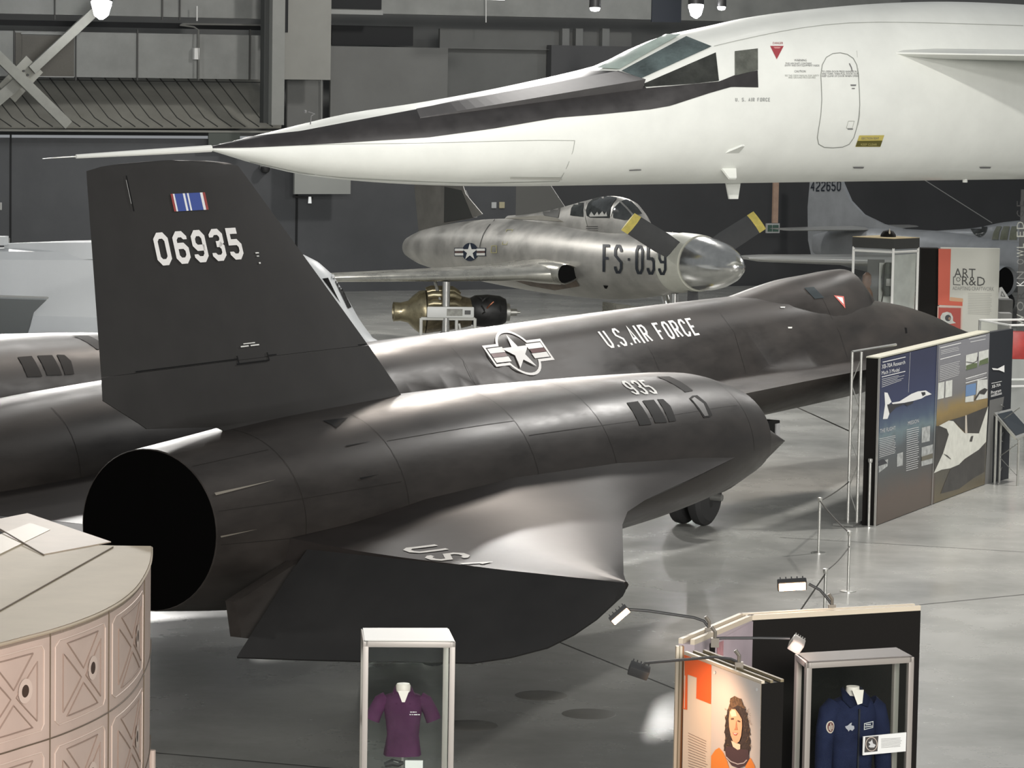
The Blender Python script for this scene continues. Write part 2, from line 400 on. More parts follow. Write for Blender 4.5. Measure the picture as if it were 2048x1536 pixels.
# crossed braces
def bar(mb,p,q,w,off,d=.12):
    a=wl(p[0],p[1],off); b=wl(q[0],q[1],off); A=Vector(a); B=Vector(b); dv=(B-A).normalized(); n=Vector((-dv.y,dv.x))*w/2
    P=[wpt(*(A+n),off),wpt(*(B+n),off),wpt(*(B-n),off),wpt(*(A-n),off)]; mb.prism(P,WN*d)
br=empty('steel_bracing',wpt(*wl(60,160,2),1.9),0,'crossed grey steel braces bolted in an X at upper left','bracing')
stl=mat('brace_steel',(.27,.272,.245),.5,nz=.1,ns=3)
def bp(name,p,q,w,off,d=.12,m=None):
    mb=MB(); bar(mb,p,q,w,off,d); o=mb.build(name,m or stl,br,smooth=False); o.location=-br.location
bp('brace_bar',(215,-2),(62,140),.24,1.9); bp('brace_bar',(40,160),(-40,228),.30,1.9); bp('brace_bar',(-40,78),(135,250),.26,2.1)
bp('gusset_plate',(68,128),(12,188),.62,1.8,.06,mat('gusset_steel',(.3,.3,.265),.5)); 
for x,y in ((30,168),(22,176),(34,156),(58,150),(50,142)): 
    s,z=wl(x,y,2.0); bt=MB(); bt.lathe([(.03,0),(.03,.05)],wpt(s,z,1.86),WN,8)
    o=bt.build('bolt',mat('bolt_dark',(.05,.05,.05),.5),br); o.location=-br.location
# conduit and small box
cb=empty('sensor_box',wpt(*wl(393,107,.8),.8),0,'small white box with a cable hanging on the air duct','sensor')
mb=MB(); wallbox(mb,389,96,398.5,119,.62,.15); o=mb.build('housing',mat('box_white',(.6,.6,.58),.5),cb,smooth=False); o.location=-cb.location
mb=MB(); mb.tube([wpt(*wl(x,y,.75),.75) for x,y in ((397,158),(397,119),(396,96),(397,60),(388,54),(360,50),(365,48),(520,50),(531,62))],.025,6); o=mb.build('cable',mat('cable_grey',(.12,.12,.11),.6),cb); o.location=-cb.location
mb=MB(); mb.tube([wpt(*wl(x,y,.75),.75) for x,y in ((394,12),(394,42))],.02,6); tag(mb.build('cable_drop',mat('box_white',(.6,.6,.58))),'thin white cable hanging straight down above the sensor box','cable')
mb=MB(); mb.tube([wpt(*wl(x,y,.75),.75) for x,y in ((972,-5),(972,45))],.015,6); tag(mb.build('cable_drop',mat('box_white',(.6,.6,.58))),'thin cable hanging against the wide duct at top centre','cable')
mb=MB(); mb.tube([wpt(*wl(x,y,.3),.3) for x,y in ((643,160),(643,262))],.015,6); tag(mb.build('conduit_pipe',gy2),'thin vertical conduit on the grey board left of the white nose','pipe')
# floodlights under the roof
lm_on=mat('floodlight_lens',(1,1,1),.3,emit=60); lm_lo=mat('floodlight_lens_dim',(1,1,.97),.3,emit=7)
def flood(px,py,r,on,label,off=4.0):
    s,z=wl(px,py,off); c=wpt(s,z,off); k=r/ (F/92)
    g=empty('floodlight',c,0,label,'lamp','floodlights under the roof')
    b=MB(); b.lathe([(k*.5,.55),(k*.9,.5),(k*1.05,.3),(k*1.1,.02),(k*1.0,0)],(0,0,0),(0,.15,1),20); b.build('lamp_housing',mat('lamp_black',(.03,.03,.03),.5),g)
    b=MB(); b.tube([(0,0,.5),(0,.1,1.6)],.03,6); b.build('stem',mat('lamp_black',(.03,.03,.03)),g)
    if on: b=MB(); b.lathe([(k*.2,-.26*k/.15),(k*.7,-.2*k/.15),(k*1.0,-.06),(k*1.05,.03)],(0,0,0),(0,.15,1),20); b.build('lens',lm_on,g)
    else: b=MB(); b.lathe([(k*.3,-.09),(k*.8,-.07),(k*1.0,0)],(0,0,0),(0,.15,1),20); b.build('lens',lm_lo,g)
flood(203,4,19,1,'blazing white floodlight at upper left above the crossed braces')
flood(1392,11,15,1,'blazing white floodlight above the white bomber cockpit')
flood(1190,16,11,0,'dimmer floodlight left of the blazing one above the white bomber')
flood(1443,14,9,0,'small dim floodlight right of the blazing one above the bomber')
s,z=wl(965,-1,3); mb=MB(); wallbox(mb,922,-6,1010,0,3,.2); tag(mb.build('strip_light',mat('floodlight_lens_dim',(1,1,1)),smooth=False),'white strip light just touching the top edge near the centre','lamp')
# wall fittings
def wthing(name,m,px0,py0,px1,py1,off,d,label,cat):
    mb=MB(); wallbox(mb,px0,py0,px1,py1,off,d); return tag(mb.build(name,m,bevel=.01,smooth=False),label,cat)
wthing('wall_notice',mat('notice_white',(.55,.56,.55),.6),983.5,404.5,993,416.5,0,.04,'white square notice on the dark wall above the silver propeller jet','notice')
wthing('wall_notice',mat('notice_tan',(.5,.45,.3),.6),999,404,1009.5,416.5,0,.04,'tan square notice beside the white one on the dark wall','notice')
wthing('door_lever',gy2,17,476,20,490,0,.06,'small grey lever on the dark wall at far left','handle')
wthing('wall_hook',mat('hook_pale',(.5,.5,.48),.4),0,405,4,420,0,.06,'tiny pale fitting on the dark wall at the left edge','fitting')
g=empty('security_camera',wpt(*wl(534,338,.3),.2),0,'dark dome camera on the wall just under the white nose tip','camera')
MB().lathe([(.02,-.12),(.1,-.08),(.13,0),(.13,.06)],(0,-.15,0),(0,0,1),16).build('dome',mat('lamp_black',(.03,.03,.03)),g)
MB().box((0,0,.05),(.3,.25,.1)).build('mount',gy,g)
g=empty('wall_light',wpt(*wl(625,400,.5),.3),0,'small lit wall lamp on a dark arm below the pale board','lamp')
a=[wpt(*wl(592,394,.3),.05)-g.location,wpt(*wl(627,396,.3),.3)-g.location]
MB().tube(a,.03,6).build('arm',mat('lamp_black',(.03,.03,.03)),g); MB().tube([(0,0,-.1),(0,0,.08)],[.05,.035],8).build('bulb',mat('bulb_soft',(.8,.82,.8),.4,emit=.6),g)
g=empty('exit_sign',wpt(*wl(448,276,.4),.4),0,'faint green EXIT sign on the wall above the white nose probe','sign')
V,Fc=font_text('EXIT',.34); ro=wpt(*wl(436,280,.42),.42)
decal('lettering',mat('exit_green',(.10,.16,.10),.5,emit=.5),V,Fc,lambda x,y: ro+WD*x+Vector((0,0,y))-g.location,g)
MB().box((0,0,0),(.9,.05,.4),WROT).build('panel',mat('exit_panel',(.07,.08,.07),.6),g)
# wooden post with small sign
g=empty('sign_post',wpt(*wl(1552,448,1.0),1.0),0,'pale wooden post with a small framed green sign beside a propeller tip','sign')
mb=MB(); wallbox(mb,1548.5,340,1556,446,1.0,.08); o=mb.build('post',mat('pine_wood',(.50,.34,.25),.6,nz=.1,ns=6),g,smooth=False); o.location=-g.location
mb=MB(); wallbox(mb,1534,447,1559,466,1.0,.08); o=mb.build('sign_frame',mat('notice_white',(.5,.5,.5)),g,smooth=False); o.location=-g.location
mb=MB(); wallbox(mb,1536,450,1544,463,1.08,.02); wallbox(mb,1546,450,1557,463,1.08,.02); o=mb.build('sign_face',mat('sign_green',(.07,.13,.10),.4),g,smooth=False); o.location=-g.location
# floor joints and round floor plates
jm=mat('joint_dark',(.05,.05,.045),.7)
def joint(i,a,b,w=.012):
    A=atz(*a); B=atz(*b); d=(B-A).normalized(); n=Vector((-d.y,d.x,0))*w
    z=Vector((0,0,.003)); m=MB(); m.add([A-n+z,A+n+z,B+n+z,B-n+z],[(0,1,2,3)]); tag(m.build('trim_%d'%i,jm,smooth=False),kind='structure')
joint(12,(310,1506),(1100,1575)); joint(13,(1120,1285),(1362,1383),.01); joint(14,(1826,1211),(2060,1188)); joint(15,(1560,1075),(2060,1105),.008)
for c,l in (((940,1451),'dark round floor plate just right of the purple shirt case'),((1083,1391),'dark round floor plate farthest from the shirt case'),((1178,1428),'dark round floor plate nearest the slatted floor strips')):
    tag(MB().lathe([(.02,.004),(.27,.004),(.28,.0)],atz(*c),(0,0,1),32).build('floor_plate',mat('floor_plate_dark',(.22,.215,.195),.35)),l,'floor plate','round floor plates')
# ================================================================ BLACK TWIN-JET INTERCEPTOR
BET=R(30.042); OY=Vector((-6.776,32.266,0))
yf=empty('jet_aircraft',OY,PI/2-BET,'large black twin-engine jet with tall fin numbered 06935, nose pointing away to the right','aircraft')
bk=mat('black_aircraft_paint',(.030,.0262,.0235),.4,spec=.13,nz=.4,ns=2.2,rv=.10,stretch=(.3,1,1),bump=.03,bs=14)
bkf=mat('black_fin_paint',(.025,.0235,.022),.6,spec=.3,nz=.12,ns=2)
vd=mat('vent_black',(.006,.006,.006),.6,spec=.1)
wh=mat('marking_white',(.72,.72,.68),.5)
rd=mat('marking_red',(.45,.05,.04),.5)
# --- fuselage with chines
def fz(a): return SI(a,[(-3,2.42),(-1,2.62),(1,2.9),(3,3.06),(6,3.14),(12,3.2),(20,3.22),(23,3.1),(24.8,2.9),(26,2.74),(27.2,2.51),(28,2.31),(29.1,2.08)])
def fw(a): return SI(a,[(-3,.05),(-1,.35),(1,.6),(3,.74),(6,.82),(8,.85),(11,1.3),(12.5,1.95),(14,2.0),(15.5,1.86),(17,1.74),(19,1.6),(21.5,1.44),(23.2,1.2),(24.2,.86),(25.4,.68),(27,.45),(28.2,.24),(29.1,.03)])
def fc(a): return SI(a,[(-3,2.35),(1,2.3),(6,2.22),(14,2.17),(20,2.14),(24,2.1),(29.1,2.05)])
def fb(a): return SI(a,[(-3,2.3),(-1,2.0),(2,1.65),(6,1.5),(14,1.45),(21,1.5),(24,1.52),(26,1.62),(28,1.86),(29.1,2.03)])
rings=[]
aa=[-3+.4*i for i in range(81)]; aa=[a for a in aa if a<29.1]+[29.1]
for a in aa:
    zt,hw,zc,zb=fz(a),fw(a),fc(a),fb(a); Rr=min(.86,max(.02,(zt-zb)/2*1.02)); Rr=min(Rr,max(hw,.02)); r=[]; N=22
    wedge=.20*min(1,max(0,hw-Rr)/.3)
    for k in range(N+1):
        u=math.cos(PI*k/N); u=u; l=hw*u            # from +hw to -hw over the top
        al=abs(l); x=min(1,al/Rr); hump=(zt-zc)*math.sqrt(max(0,1-x*x)); wd_=wedge*(1-al/hw) if hw>0 else 0
        z=zc+ (hump**3+wd_**3)**(1/3)
        r.append(Vector((a,l,z)))
    for k in range(1,N):
        u=-math.cos(PI*k/N); l=hw*u; al=abs(l); x=min(1,al/hw)
        z=zc-(zc-zb)*(1-x**2.2)**.62
        r.append(Vector((a,l,z)))
    rings.append(r)
body=MB().loft(rings).build('fuselage',bk,yf,ang=50)
# --- canopy ridge
def cz(a): return SI(a,[(18.9,3.1),(20.1,3.24),(21.5,3.38),(22.5,3.42),(23.3,3.45),(23.85,3.42),(24.1,3.3),(24.9,2.88)])
rings=[]
for i in range(33):
    a=18.9+6.0*i/32; zt=cz(a); hw=SI(a,[(18.9,.35),(20,.66),(21.5,.80),(22.6,.76),(23.4,.64),(24.2,.46),(24.9,.2)]); base=2.35
    rings.append([Vector((a,hw*math.cos(PI*k/20),base+(zt-base)*(1-abs(math.cos(PI*k/20))**2.2))) for k in range(21)])
canopy=MB().loft(rings).build('canopy',bk,yf,ang=50)
# --- nacelles
def nac_sec(a):
    l=SI(a,[(0,-4.15),(8,-4.14),(11.5,-4.0)])
    wd_=SI(a,[(-.05,.74),(1,.86),(2,.95),(3.4,1.0),(5,1.03),(8,1.0),(9.5,.96),(10.5,.90),(11.3,.80)])
    zt=SI(a,[(-.05,3.14),(1,3.2),(2,3.26),(3.4,3.29),(5,3.28),(7,3.22),(9,3.14),(10.5,3.04),(11.3,2.88)])
    zb=SI(a,[(-.05,1.68),(1,1.55),(2,1.46),(3.4,1.4),(5,1.4),(8,1.42),(9.5,1.47),(10.5,1.52),(11.3,1.6)])
    zs=SI(a,[(-.05,2.415),(2,2.35),(4,2.25),(6,2.08),(9,2.02),(10.5,2.12),(11.3,2.18)])
    return l,wd_,zt,zb,zs
def nac_ring(a,sg=1,sc=1,n=56):
    l,w_,zt,zb,zs=nac_sec(a); r=[]; pinch=min(1,max(0,(a-2)/4))
    for k in range(n):
        t=2*PI*k/n; c=math.cos(t); s=math.sin(t)
        if s>=0: y=w_*c; z=zs+(zt-zs)*abs(s)**(1-.06*pinch)
        else:
            e=1+.6*pinch; y=w_*math.copysign(abs(c)**e,c) ; z=zs+(zs-zb)*s
        zm=(zt+zb)/2
        r.append(Vector((a,(l+y*sc)*sg,zm+(z-zm)*sc)))
    return r
NAC=[]
for sg in (1,-1):
    nc=MB(); aa=[-.05]+[.25*i for i in range(1,45)]+[11.3]
    nc.loft([nac_ring(a,sg) for a in aa],cap=False)
    # rolled cowl lip and inlet duct
    nc.loft([nac_ring(11.3,sg),nac_ring(11.33,sg,.985),nac_ring(11.25,sg,.95),nac_ring(9.5,sg,.86)],cap=False)
    # ejector: thin lip, inner wall and bulkhead
    nc.loft([nac_ring(-.05,sg),nac_ring(-.062,sg,.992),nac_ring(-.06,sg,.985)],cap=False)
    o=nc.build('nacelle',bk,yf,ang=50)
    NAC.append(o)
    ej=MB().loft([nac_ring(-.058,sg,.984),nac_ring(1.2,sg,.93),nac_ring(3.4,sg,.78),nac_ring(3.42,sg,.3),nac_ring(4.0,sg,.2)],cap=True)
    ej.build('ejector_duct',mat('exhaust_black',(.0015,.0014,.0013),.9,spec=.02),yf)
    # ribs inside the ejector
    rb=MB()
    for k in range(0,56,4):
        a0,b0=nac_ring(.12,1,.945)[k],nac_ring(1.3,1,.915)[k]
        rb.tube([(a0.x,a0.y*sg,a0.z),(b0.x,b0.y*sg,b0.z)],.014,5)
    rb.build('duct_ribs',mat('exhaust_brown',(.006,.004,.003),.8,spec=.05),yf)
    # inlet spike
    l,w_,zt,zb,zs=nac_sec(11.3)
    zc_=(zt+zb)/2
    sp=MB(); tip=Vector((13.38,(-3.99)*sg,1.985)); base=Vector((9.6,-4.07*sg,2.2)); axv=(tip-base).normalized(); Ls=(tip-base).length
    sp.lathe([(.45,0),(.58,Ls*.25),(.56,Ls*.42),(.40,Ls*.62),(.003,Ls)],base,axv,36)
    sp.build('inlet_spike',bk,yf,ang=60)
nR,nL=NAC
# --- wings (inner and outer) at z 2.2
ZW=2.18
def wing_mesh(pts_le,hinge,span,name,sg,parent,zt=.10,n=10,m=None):
    """span: list of l (positive magnitudes); le(l), hinge a; symmetric aerofoil"""
    rings=[]
    for l in span:
        le=pts_le(l); te=hinge; c=le-te; r=[]
        prof=[(0,.06),(.1,.5),(.25,.85),(.45,1),(.7,.75),(.9,.35),(1,.0)]
        th=interp(l,[(0,zt*1.5),(4.2,.5),(4.7,.42),(5.0,.34),(5.3,.27),(5.7,.19),(6.2,.14),(8.45,zt*.35)]) if name[0]=='o' else zt*1.4
        for u,t in prof: r.append(Vector((te+c*u,-l*sg,ZW+.02*0+th*(t if u else .35))))
        for u,t in reversed(prof[:-1]): r.append(Vector((te+c*u,-l*sg,ZW-th*(t if u else .35)*1.1)))
        rings.append(r)
    return MB().loft(rings).build(name,m or bk,parent,ang=30)
HA=.93
def le_out(l): return interp(l,[(4.2,11.3),(4.6,11.25),(4.75,11.0),(4.97,10.1),(5.2,9.15),(5.45,8.1),(5.65,7.2),(5.85,6.3),(6.1,5.4),(6.3,4.9),(6.6,4.3),(8.2,1.35),(8.44,1.0)])
def le_in(l): return interp(l,[(0,16),(1.2,15.2),(1.9,14.0),(2.5,12.6),(3.3,11.2),(4.2,10.6)])
for sg in (1,-1):
    WMAT=mat('black_wing_paint',(.024,.021,.0195),.38,spec=.02,nz=.15,ns=2)
    wing_mesh(le_out,HA,[4.2,4.5,4.7,4.82,4.9,4.96,5.02,5.07,5.12,5.18,5.25,5.35,5.45,5.57,5.7,5.9,6.2,6.6,7,7.4,7.8,8.1,8.3,8.42],'outer_wing',sg,yf,m=WMAT)
    wing_mesh(le_in,HA,[.3,.8,1.2,1.6,1.9,2.2,2.5,2.9,3.3,3.8,4.2],'inner_wing',sg,yf,zt=.1,m=WMAT)
    # elevons drooped 35 degrees
    de=R(35)
    for nm,ls in (('outboard_elevon',[(5.22,1.37),(5.8,1.31),(6.4,1.24),(7.0,1.16),(7.48,1.1),(7.8,.98),(8.08,.82),(8.25,.63),(8.37,.42),(8.44,.2)]),('inboard_elevon',[(.75,1.5),(1.5,1.5),(2.4,1.48),(3.1,1.45)])):
        rings=[]
        for l,c in ls:
            dd_=de if nm[0]=='o' else R(5)
            ca,sa=math.cos(dd_),math.sin(dd_); nx,nz_=-sa*-1,ca
            def P(u,t): # u along chord aft, t thickness up
                return Vector((HA-.02-u*ca-t*sa*1.0,-l*sg,ZW-u*sa+t*ca))
            rings.append([P(0,.05),P(.3*c,.055),P(c,.008),P(c,-.008),P(.3*c,-.055),P(0,-.05),P(-.03,0)])
        MB().loft(rings).build(nm,mat('black_elevon_paint',(.014,.0135,.013),.55,spec=.25,nz=.2,ns=2,bump=.03,bs=9),yf,ang=30)
# wing root fillet behind the ejector: rudder-side fairing between nacelle and outer wing
# --- fins: canted plane a,s
CF=R(15)
def fpt(a,s,t=0,sg=1): # t: offset to the outboard side
    l=-4.15+s*math.sin(CF)-t*math.cos(CF); z=3.25+s*math.cos(CF)+t*math.sin(CF); return Vector((a,l*sg,z))
def fin_span(secs,tmax,name,m,sg):
    rings=[]
    for s,te,le in secs:
        c=le-te; tm=tmax*(1-.5*max(0,s)/2.5); r=[]
        for u,t in ((0,.06),(.15,.45),(.4,.9),(.65,1),(.88,.6),(1,.05)): r.append(fpt(te+c*u,s,tm*t,sg))
        for u,t in ((1,.05),(.88,.6),(.65,1),(.4,.9),(.15,.45),(0,.06)): r.append(fpt(te+c*u,s,-tm*t,sg))
        rings.append(r)
    return MB().loft(rings).build(name,m,yf,ang=40)
def fin_solid(outline,tmax,name,m,sg):
    """outline polygon in (a,s); thickness tapers to the edges through an inner offset loop"""
    P=[Vector(p) for p in outline]; cx=sum((p for p in P),Vector((0,0)))/len(P); n=len(P)
    inner=[p+(cx-p)*.16 for p in P]
    mb=MB()
    for sd in (1,-1):
        vs=[fpt(p.x,p.y,sd*.006,sg) for p in P]+[fpt(p.x,p.y,sd*tmax*(1-.55*max(0,p.y)/2.5),sg) for p in inner]
        mb.add(vs,[(k,(k+1)%n,n+(k+1)%n,n+k) for k in range(n)]+[tuple(n+k for k in range(n))])
    vs=[fpt(p.x,p.y,.006,sg) for p in P]+[fpt(p.x,p.y,-.006,sg) for p in P]
    mb.add(vs,[(k,(k+1)%n,n+(k+1)%n,n+k) for k in range(n)])
    return mb.build(name,m,yf,ang=25)
for sg in (1,-1):
    fin_span([(.575,-.568,3.765),(1.2,-.435,3.235),(1.8,-.305,2.72),(2.3,-.198,2.29),(2.42,-.17,2.18),(2.455,.05,2.0),(2.478,.35,1.7),(2.488,.7,1.3)],.075,'rudder',bkf,sg)
    fin_span([(-.3,1.6,4.6),(-.02,1.0,4.2),(.0,.9,4.2),(.07,-.08,4.15),(.13,-.18,4.12),(.37,-.62,3.93),(.572,-.568,3.768)],.08,'fin_stub',bkf,sg)
# --- markings on right fin
def fmap(a0,s0,off=.012):
    return lambda x,y: fpt(a0+x,s0+y, fin_t(a0+x,s0+y)+off)
FB=bvh_of([o for o in yf.children if o.name.startswith(('rudder','fin_stub'))])
def finmap(a0,s0,off=.006):
    def fn(x,y):
        p=fpt(a0+x,s0+y,1.0); d=(fpt(0,0,0)-fpt(0,0,1)).normalized(); h=FB.ray_cast(p,d)
        return None if h[0] is None else h[0]-d*off
    return fn
V,Fc,W=block_text('06935',.305,.215,.068,.058)
decal('serial_number',mat('marking_bright',(.82,.80,.77),.55),V,Fc,finmap(.55,1.515),yf,.1)
rib=[(0,.54,(.33,.05,.04)),(.035,.505,(.85,.85,.82)),(.06,.48,(.055,.09,.33)),(.21,.33,(.85,.85,.82)),(.235,.305,(.055,.09,.33)),(.25,.29,(.85,.85,.82)),(.263,.277,(.02,.03,.12))]
for i,(x0,x1,c) in enumerate([(0,.035,0),(.035,.06,1),(.06,.19,2),(.19,.222,1),(.222,.255,2),(.255,.28,1),(.28,.46,2),(.46,.5,1),(.5,.54,0)]):
    m=[mat('ribbon_red',(.30,.045,.04),.5),mat('ribbon_white',(.8,.8,.8),.5),mat('ribbon_blue',(.04,.075,.30),.5)][c]
    decal('service_ribbon',m,*rect2d(x0,0,x1,.165),finmap(.95,2.005),yf)
decal('panel_line',vd,*rect2d(0,0,.014,.33),finmap(.355,2.03),yf)
decal('panel_line',mat('scratch_grey',(.25,.25,.24),.5),*rect2d(0,0,.01,.22),finmap(.34,2.1),yf)
decal('stencil_text',wh,*merge2d(rect2d(0,.0,.13,.012),rect2d(.16,.0,.3,.012),rect2d(.05,.025,.24,.034)),finmap(1.52,.69),yf)
decal('stencil_text',wh,*merge2d(rect2d(0,0,.06,.012),rect2d(.01,-.03,.05,-.02),rect2d(.02,-.1,.05,-.085)),finmap(2.1,1.56),yf)
decal('pivot_line',vd,*merge2d(rect2d(-.1,-.006,1.42,.006),rect2d(1.92,-.006,3.72,.006),rect2d(1.42,-.05,1.44,.03),rect2d(1.4,-.055,1.92,-.04),rect2d(1.91,-.05,1.93,.03)),finmap(0,.585),yf)
# --- markings on fuselage side
BB=bvh_of([body,canopy])
def fusmap(a0,ph0,off=.006,rr=.9):
    """x along aircraft, y up the side as arc (metres) from angle ph0 measured from horizontal"""
    def fn(x,y):
        ph=ph0+y/rr; d=Vector((0,-math.cos(ph),math.sin(ph))); c=Vector((a0+x,0,2.32)); h=BB.ray_cast(c+d*3,-d)
        return None if h[0] is None else h[0]+d*off
    return fn
V,Fc,W=block_text('U.S.AIR FORCE',.52,.2,.06,.06)
V=[Vector((v.x/W,v.y/.52)) for v in V]
decal('air_force_lettering',mat('marking_bright',(.82,.80,.77)),V,Fc,px_map(BB,yf,[(1219,697),(1401,670),(1381,636),(1193,662)]),yf,.03)
# star insignia: white outline, dark blue-less disc, star, bars
rr=.40
def insignia(fn,parent,r,step,blue,red,white,outline=True):
    s=r
    star=star2d(r*.97)
    bars=[]
    for sg in (1,-1):
        for y0,y1 in ((.12,.38),(-.38,-.12)):
            x0,x1=r*.82,r*1.86
            bars.append(rect2d(min(sg*x0,sg*x1),y0*r,max(sg*x0,sg*x1),y1*r))
    if outline:
        pts=[]; w=.5*r; e=1.98*r; R0=1.14*r; k=math.asin(w/R0)
        for j in range(13):
            t=k+(PI-2*k)*j/12; pts.append((R0*math.cos(t),R0*math.sin(t)))
        pts+=[(-e,w),(-e,-w)]
        for j in range(13):
            t=PI+k+(PI-2*k)*j/12; pts.append((R0*math.cos(t),R0*math.sin(t)))
        pts+=[(e,-w),(e,w)]
        decal('insignia_border',white,*stroke(pts,.13*r,True),fn(.006),parent,step)
    if blue: 
        decal('insignia_disc',blue,*merge2d(ell2d(0,0,r,r,32)),fn(.007),parent,step)
        for b in (rect2d(-1.95*r,-.46*r,-.8*r,.46*r),rect2d(.8*r,-.46*r,1.95*r,.46*r)): decal('insignia_field',blue,*b,fn(.005),parent,step)
    for b in bars: decal('insignia_bar',white,*b,fn(.009),parent,step)
    if red:
        for b in (rect2d(r*.86,-.1*r,r*1.86,.1*r),rect2d(-r*1.86,-.1*r,-r*.86,.1*r)): decal('insignia_stripe',red,*b,fn(.010),parent,step)
    decal('insignia_star',white,*star,fn(.011),parent,step)
_im=px_map(BB,yf,[(0,0),(1,0),(1,1),(0,1)])
def insf(off):
    f=px_map(BB,yf,[(0,0),(1,0),(1,1),(0,1)],off)
    return lambda x,y: f(1036+28.5*x-25.4*y,706-3.5*x-37*y)
insignia(insf,yf,1.0,.15,None,mat('insignia_dark_red',(.10,.03,.028),.5),mat('marking_bright',(.82,.80,.77)))
# nacelle vents (right nacelle as photographed, both nacelles mirrored)
NB=bvh_of([nR]); NBL=bvh_of([nL])
inv=Matrix.Rotation(-yf.rotation_euler.z,4,'Z')@Matrix.Translation(-yf.location)
def nac_decal(name,m,pts,off=.006,both=True,step=.12):
    """polygon from photo pixels on the right nacelle; copied to the mirrored places on the left one"""
    fn=px_map(NB,yf,[(0,0),(1,0),(1,1),(0,1)],off)
    c=[fn(*p) for p in pts]
    if any(p is None for p in c): print('missed',name,pts); return
    # express as (a, angle) on the nacelle
    q=[]
    for p in c:
        l,w_,zt,zb,zs=nac_sec(p.x); q.append((p.x,math.atan2(p.z-(zt+zb)/2,-(p.y-l))))
    for bv,sg in ((NB,1),(NBL,-1)):
        for inb in ((0,1) if both else (0,)):
            if not both and sg<0: continue
            def f2(x,y):
                l,w_,zt,zb,zs=nac_sec(x); ph=y if not inb else PI-y
                d=Vector((0,-math.cos(ph)*sg,math.sin(ph))); cc=Vector((x,l*sg,(zt+zb)/2)); h=bv.ray_cast(cc+d*2,-d)
                return None if h[0] is None else h[0]+d*off
            decal(name,m,*poly2d(q),f2,yf,step)
vm=mat('louvre_black',(.008,.0075,.007),.6,spec=.08)
nac_decal('bypass_louvre',vm,[(1253,806),(1275,803),(1303,849),(1279,851)])
nac_decal('bypass_louvre',vm,[(1284,802),(1307,800),(1334,845),(1310,846)])
nac_decal('bypass_louvre',vm,[(1314,799),(1326,799),(1340,812),(1352,842),(1338,844)])
nac_decal('bypass_slot',vm,[(1313,754),(1338,753.5),(1386,782),(1370,785)])
nac_decal('bypass_door',vm,[(1378,797),(1384,792),(1394,791),(1412,806),(1424,831),(1420,834),(1407,836)],both=False)
nac_decal('bypass_door_panel',mat('door_brown',(.04,.036,.032),.5),[(1382,799),(1388,795),(1406,808),(1416,832),(1408,833)],off=.009,both=False)
# suck-in doors and small marks on right nacelle
nac_decal('suck_in_door',vd,[(645,842),(696,836),(672,856)],both=False)
nac_decal('suck_in_door',vd,[(690,892),(742,883),(694,894)],both=False)
nac_decal('suck_in_door',vd,[(718,956),(758,949),(722,959)],both=False)
pl=mat('panel_seam',(.012,.012,.012),.6)
ed=mat('lit_flap_edge',(.30,.27,.22),.45,metal=.6)  # pale tone paints the lit edges of the ejector flaps
nac_decal('flap_edge',ed,[(428,986),(550,960),(431,991)],both=False)
nac_decal('flap_edge',ed,[(440,1072),(515,1058),(441,1075)],both=False)
seam=mat('skin_seam',(.019,.017,.015),.5,spec=.1)
def ring_seam(a,p0,p1,w=.008):
    def f3(x,y):
        l,w_,zt,zb,zs=nac_sec(x); d=Vector((0,-math.cos(y),math.sin(y))); cc=Vector((x,l,(zt+zb)/2)); h=NB.ray_cast(cc+d*2,-d)
        return None if h[0] is None else h[0]+d*.003
    decal('skin_seam',seam,*rect2d(a,p0,a+w,p1),f3,yf,.08)
for a,p0,p1 in ((1.15,-.6,1.5),(2.75,-.5,1.3),(5.2,-.2,1.6),(6.9,.0,1.6),(10.6,-.1,1.6)): ring_seam(a,p0,p1)
def line_seam(ph,a0,a1,w=.007):
    def f3(x,y):
        l,w_,zt,zb,zs=nac_sec(x); d=Vector((0,-math.cos(y),math.sin(y))); cc=Vector((x,l,(zt+zb)/2)); h=NB.ray_cast(cc+d*2,-d)
        return None if h[0] is None else h[0]+d*.003
    decal('skin_seam',seam,*rect2d(a0,ph,a1,ph+w),f3,yf,.15)
for ph,a0,a1 in ((.95,.0,1.1),(.30,.0,2.7),(-.1,.0,1.1),(.75,2.8,5.2),(.55,5.3,10.5)): line_seam(ph,a0,a1)
def fus_seam(a):
    decal('skin_seam',seam,*rect2d(0,-.3,.008,.95),fusmap(a,0,.003),yf,.08)
for a in (3.4,8.9,11.3,16.0,18.6,22.0): fus_seam(a)
V,Fc,W=block_text('935',.50,.19,.05,.06)
def n935_old(x,y):
    l,w_,zt,zb,zs=nac_sec(8.0); ph=R(49)+y/1.05; d=Vector((0,-math.cos(ph),math.sin(ph))); cc=Vector((7.62+x,l,(zt+zb)/2)); h=NB.ray_cast(cc+d*2,-d)
    return None if h[0] is None else h[0]+d*.006
V=[Vector((v.x/W,v.y/.5)) for v in V]; decal('nacelle_number',wh,V,Fc,px_map(NB,yf,[(1268,790),(1318,788),(1289,760.5),(1239,763)]),yf,.06)
MB().prism([(-.08,-5.0,1.86),(.9,-5.0,2.1),(.9,-5.0,1.7),(.2,-5.0,1.49),(.0,-5.0,1.53)],(0,-.12,0)).build('tail_fairing',bk,yf,smooth=False)
# letters US(AF) on right wing
WB=bvh_of([o for o in yf.children if o.name.startswith('outer_wing')])
wm=lambda x,y: (lambda h: None if h[0] is None else h[0]+Vector((0,0,.006)))(WB.ray_cast(Vector((1.22-.48*x+.88*y,-5.98-.88*x-.48*y,4)),Vector((0,0,-1))))
V,Fc,W=block_text('USA',.40,.26,.13,.065)
decal('wing_lettering',mat('marking_grey',(.38,.37,.33),.5),V,Fc,wm,yf,.15)
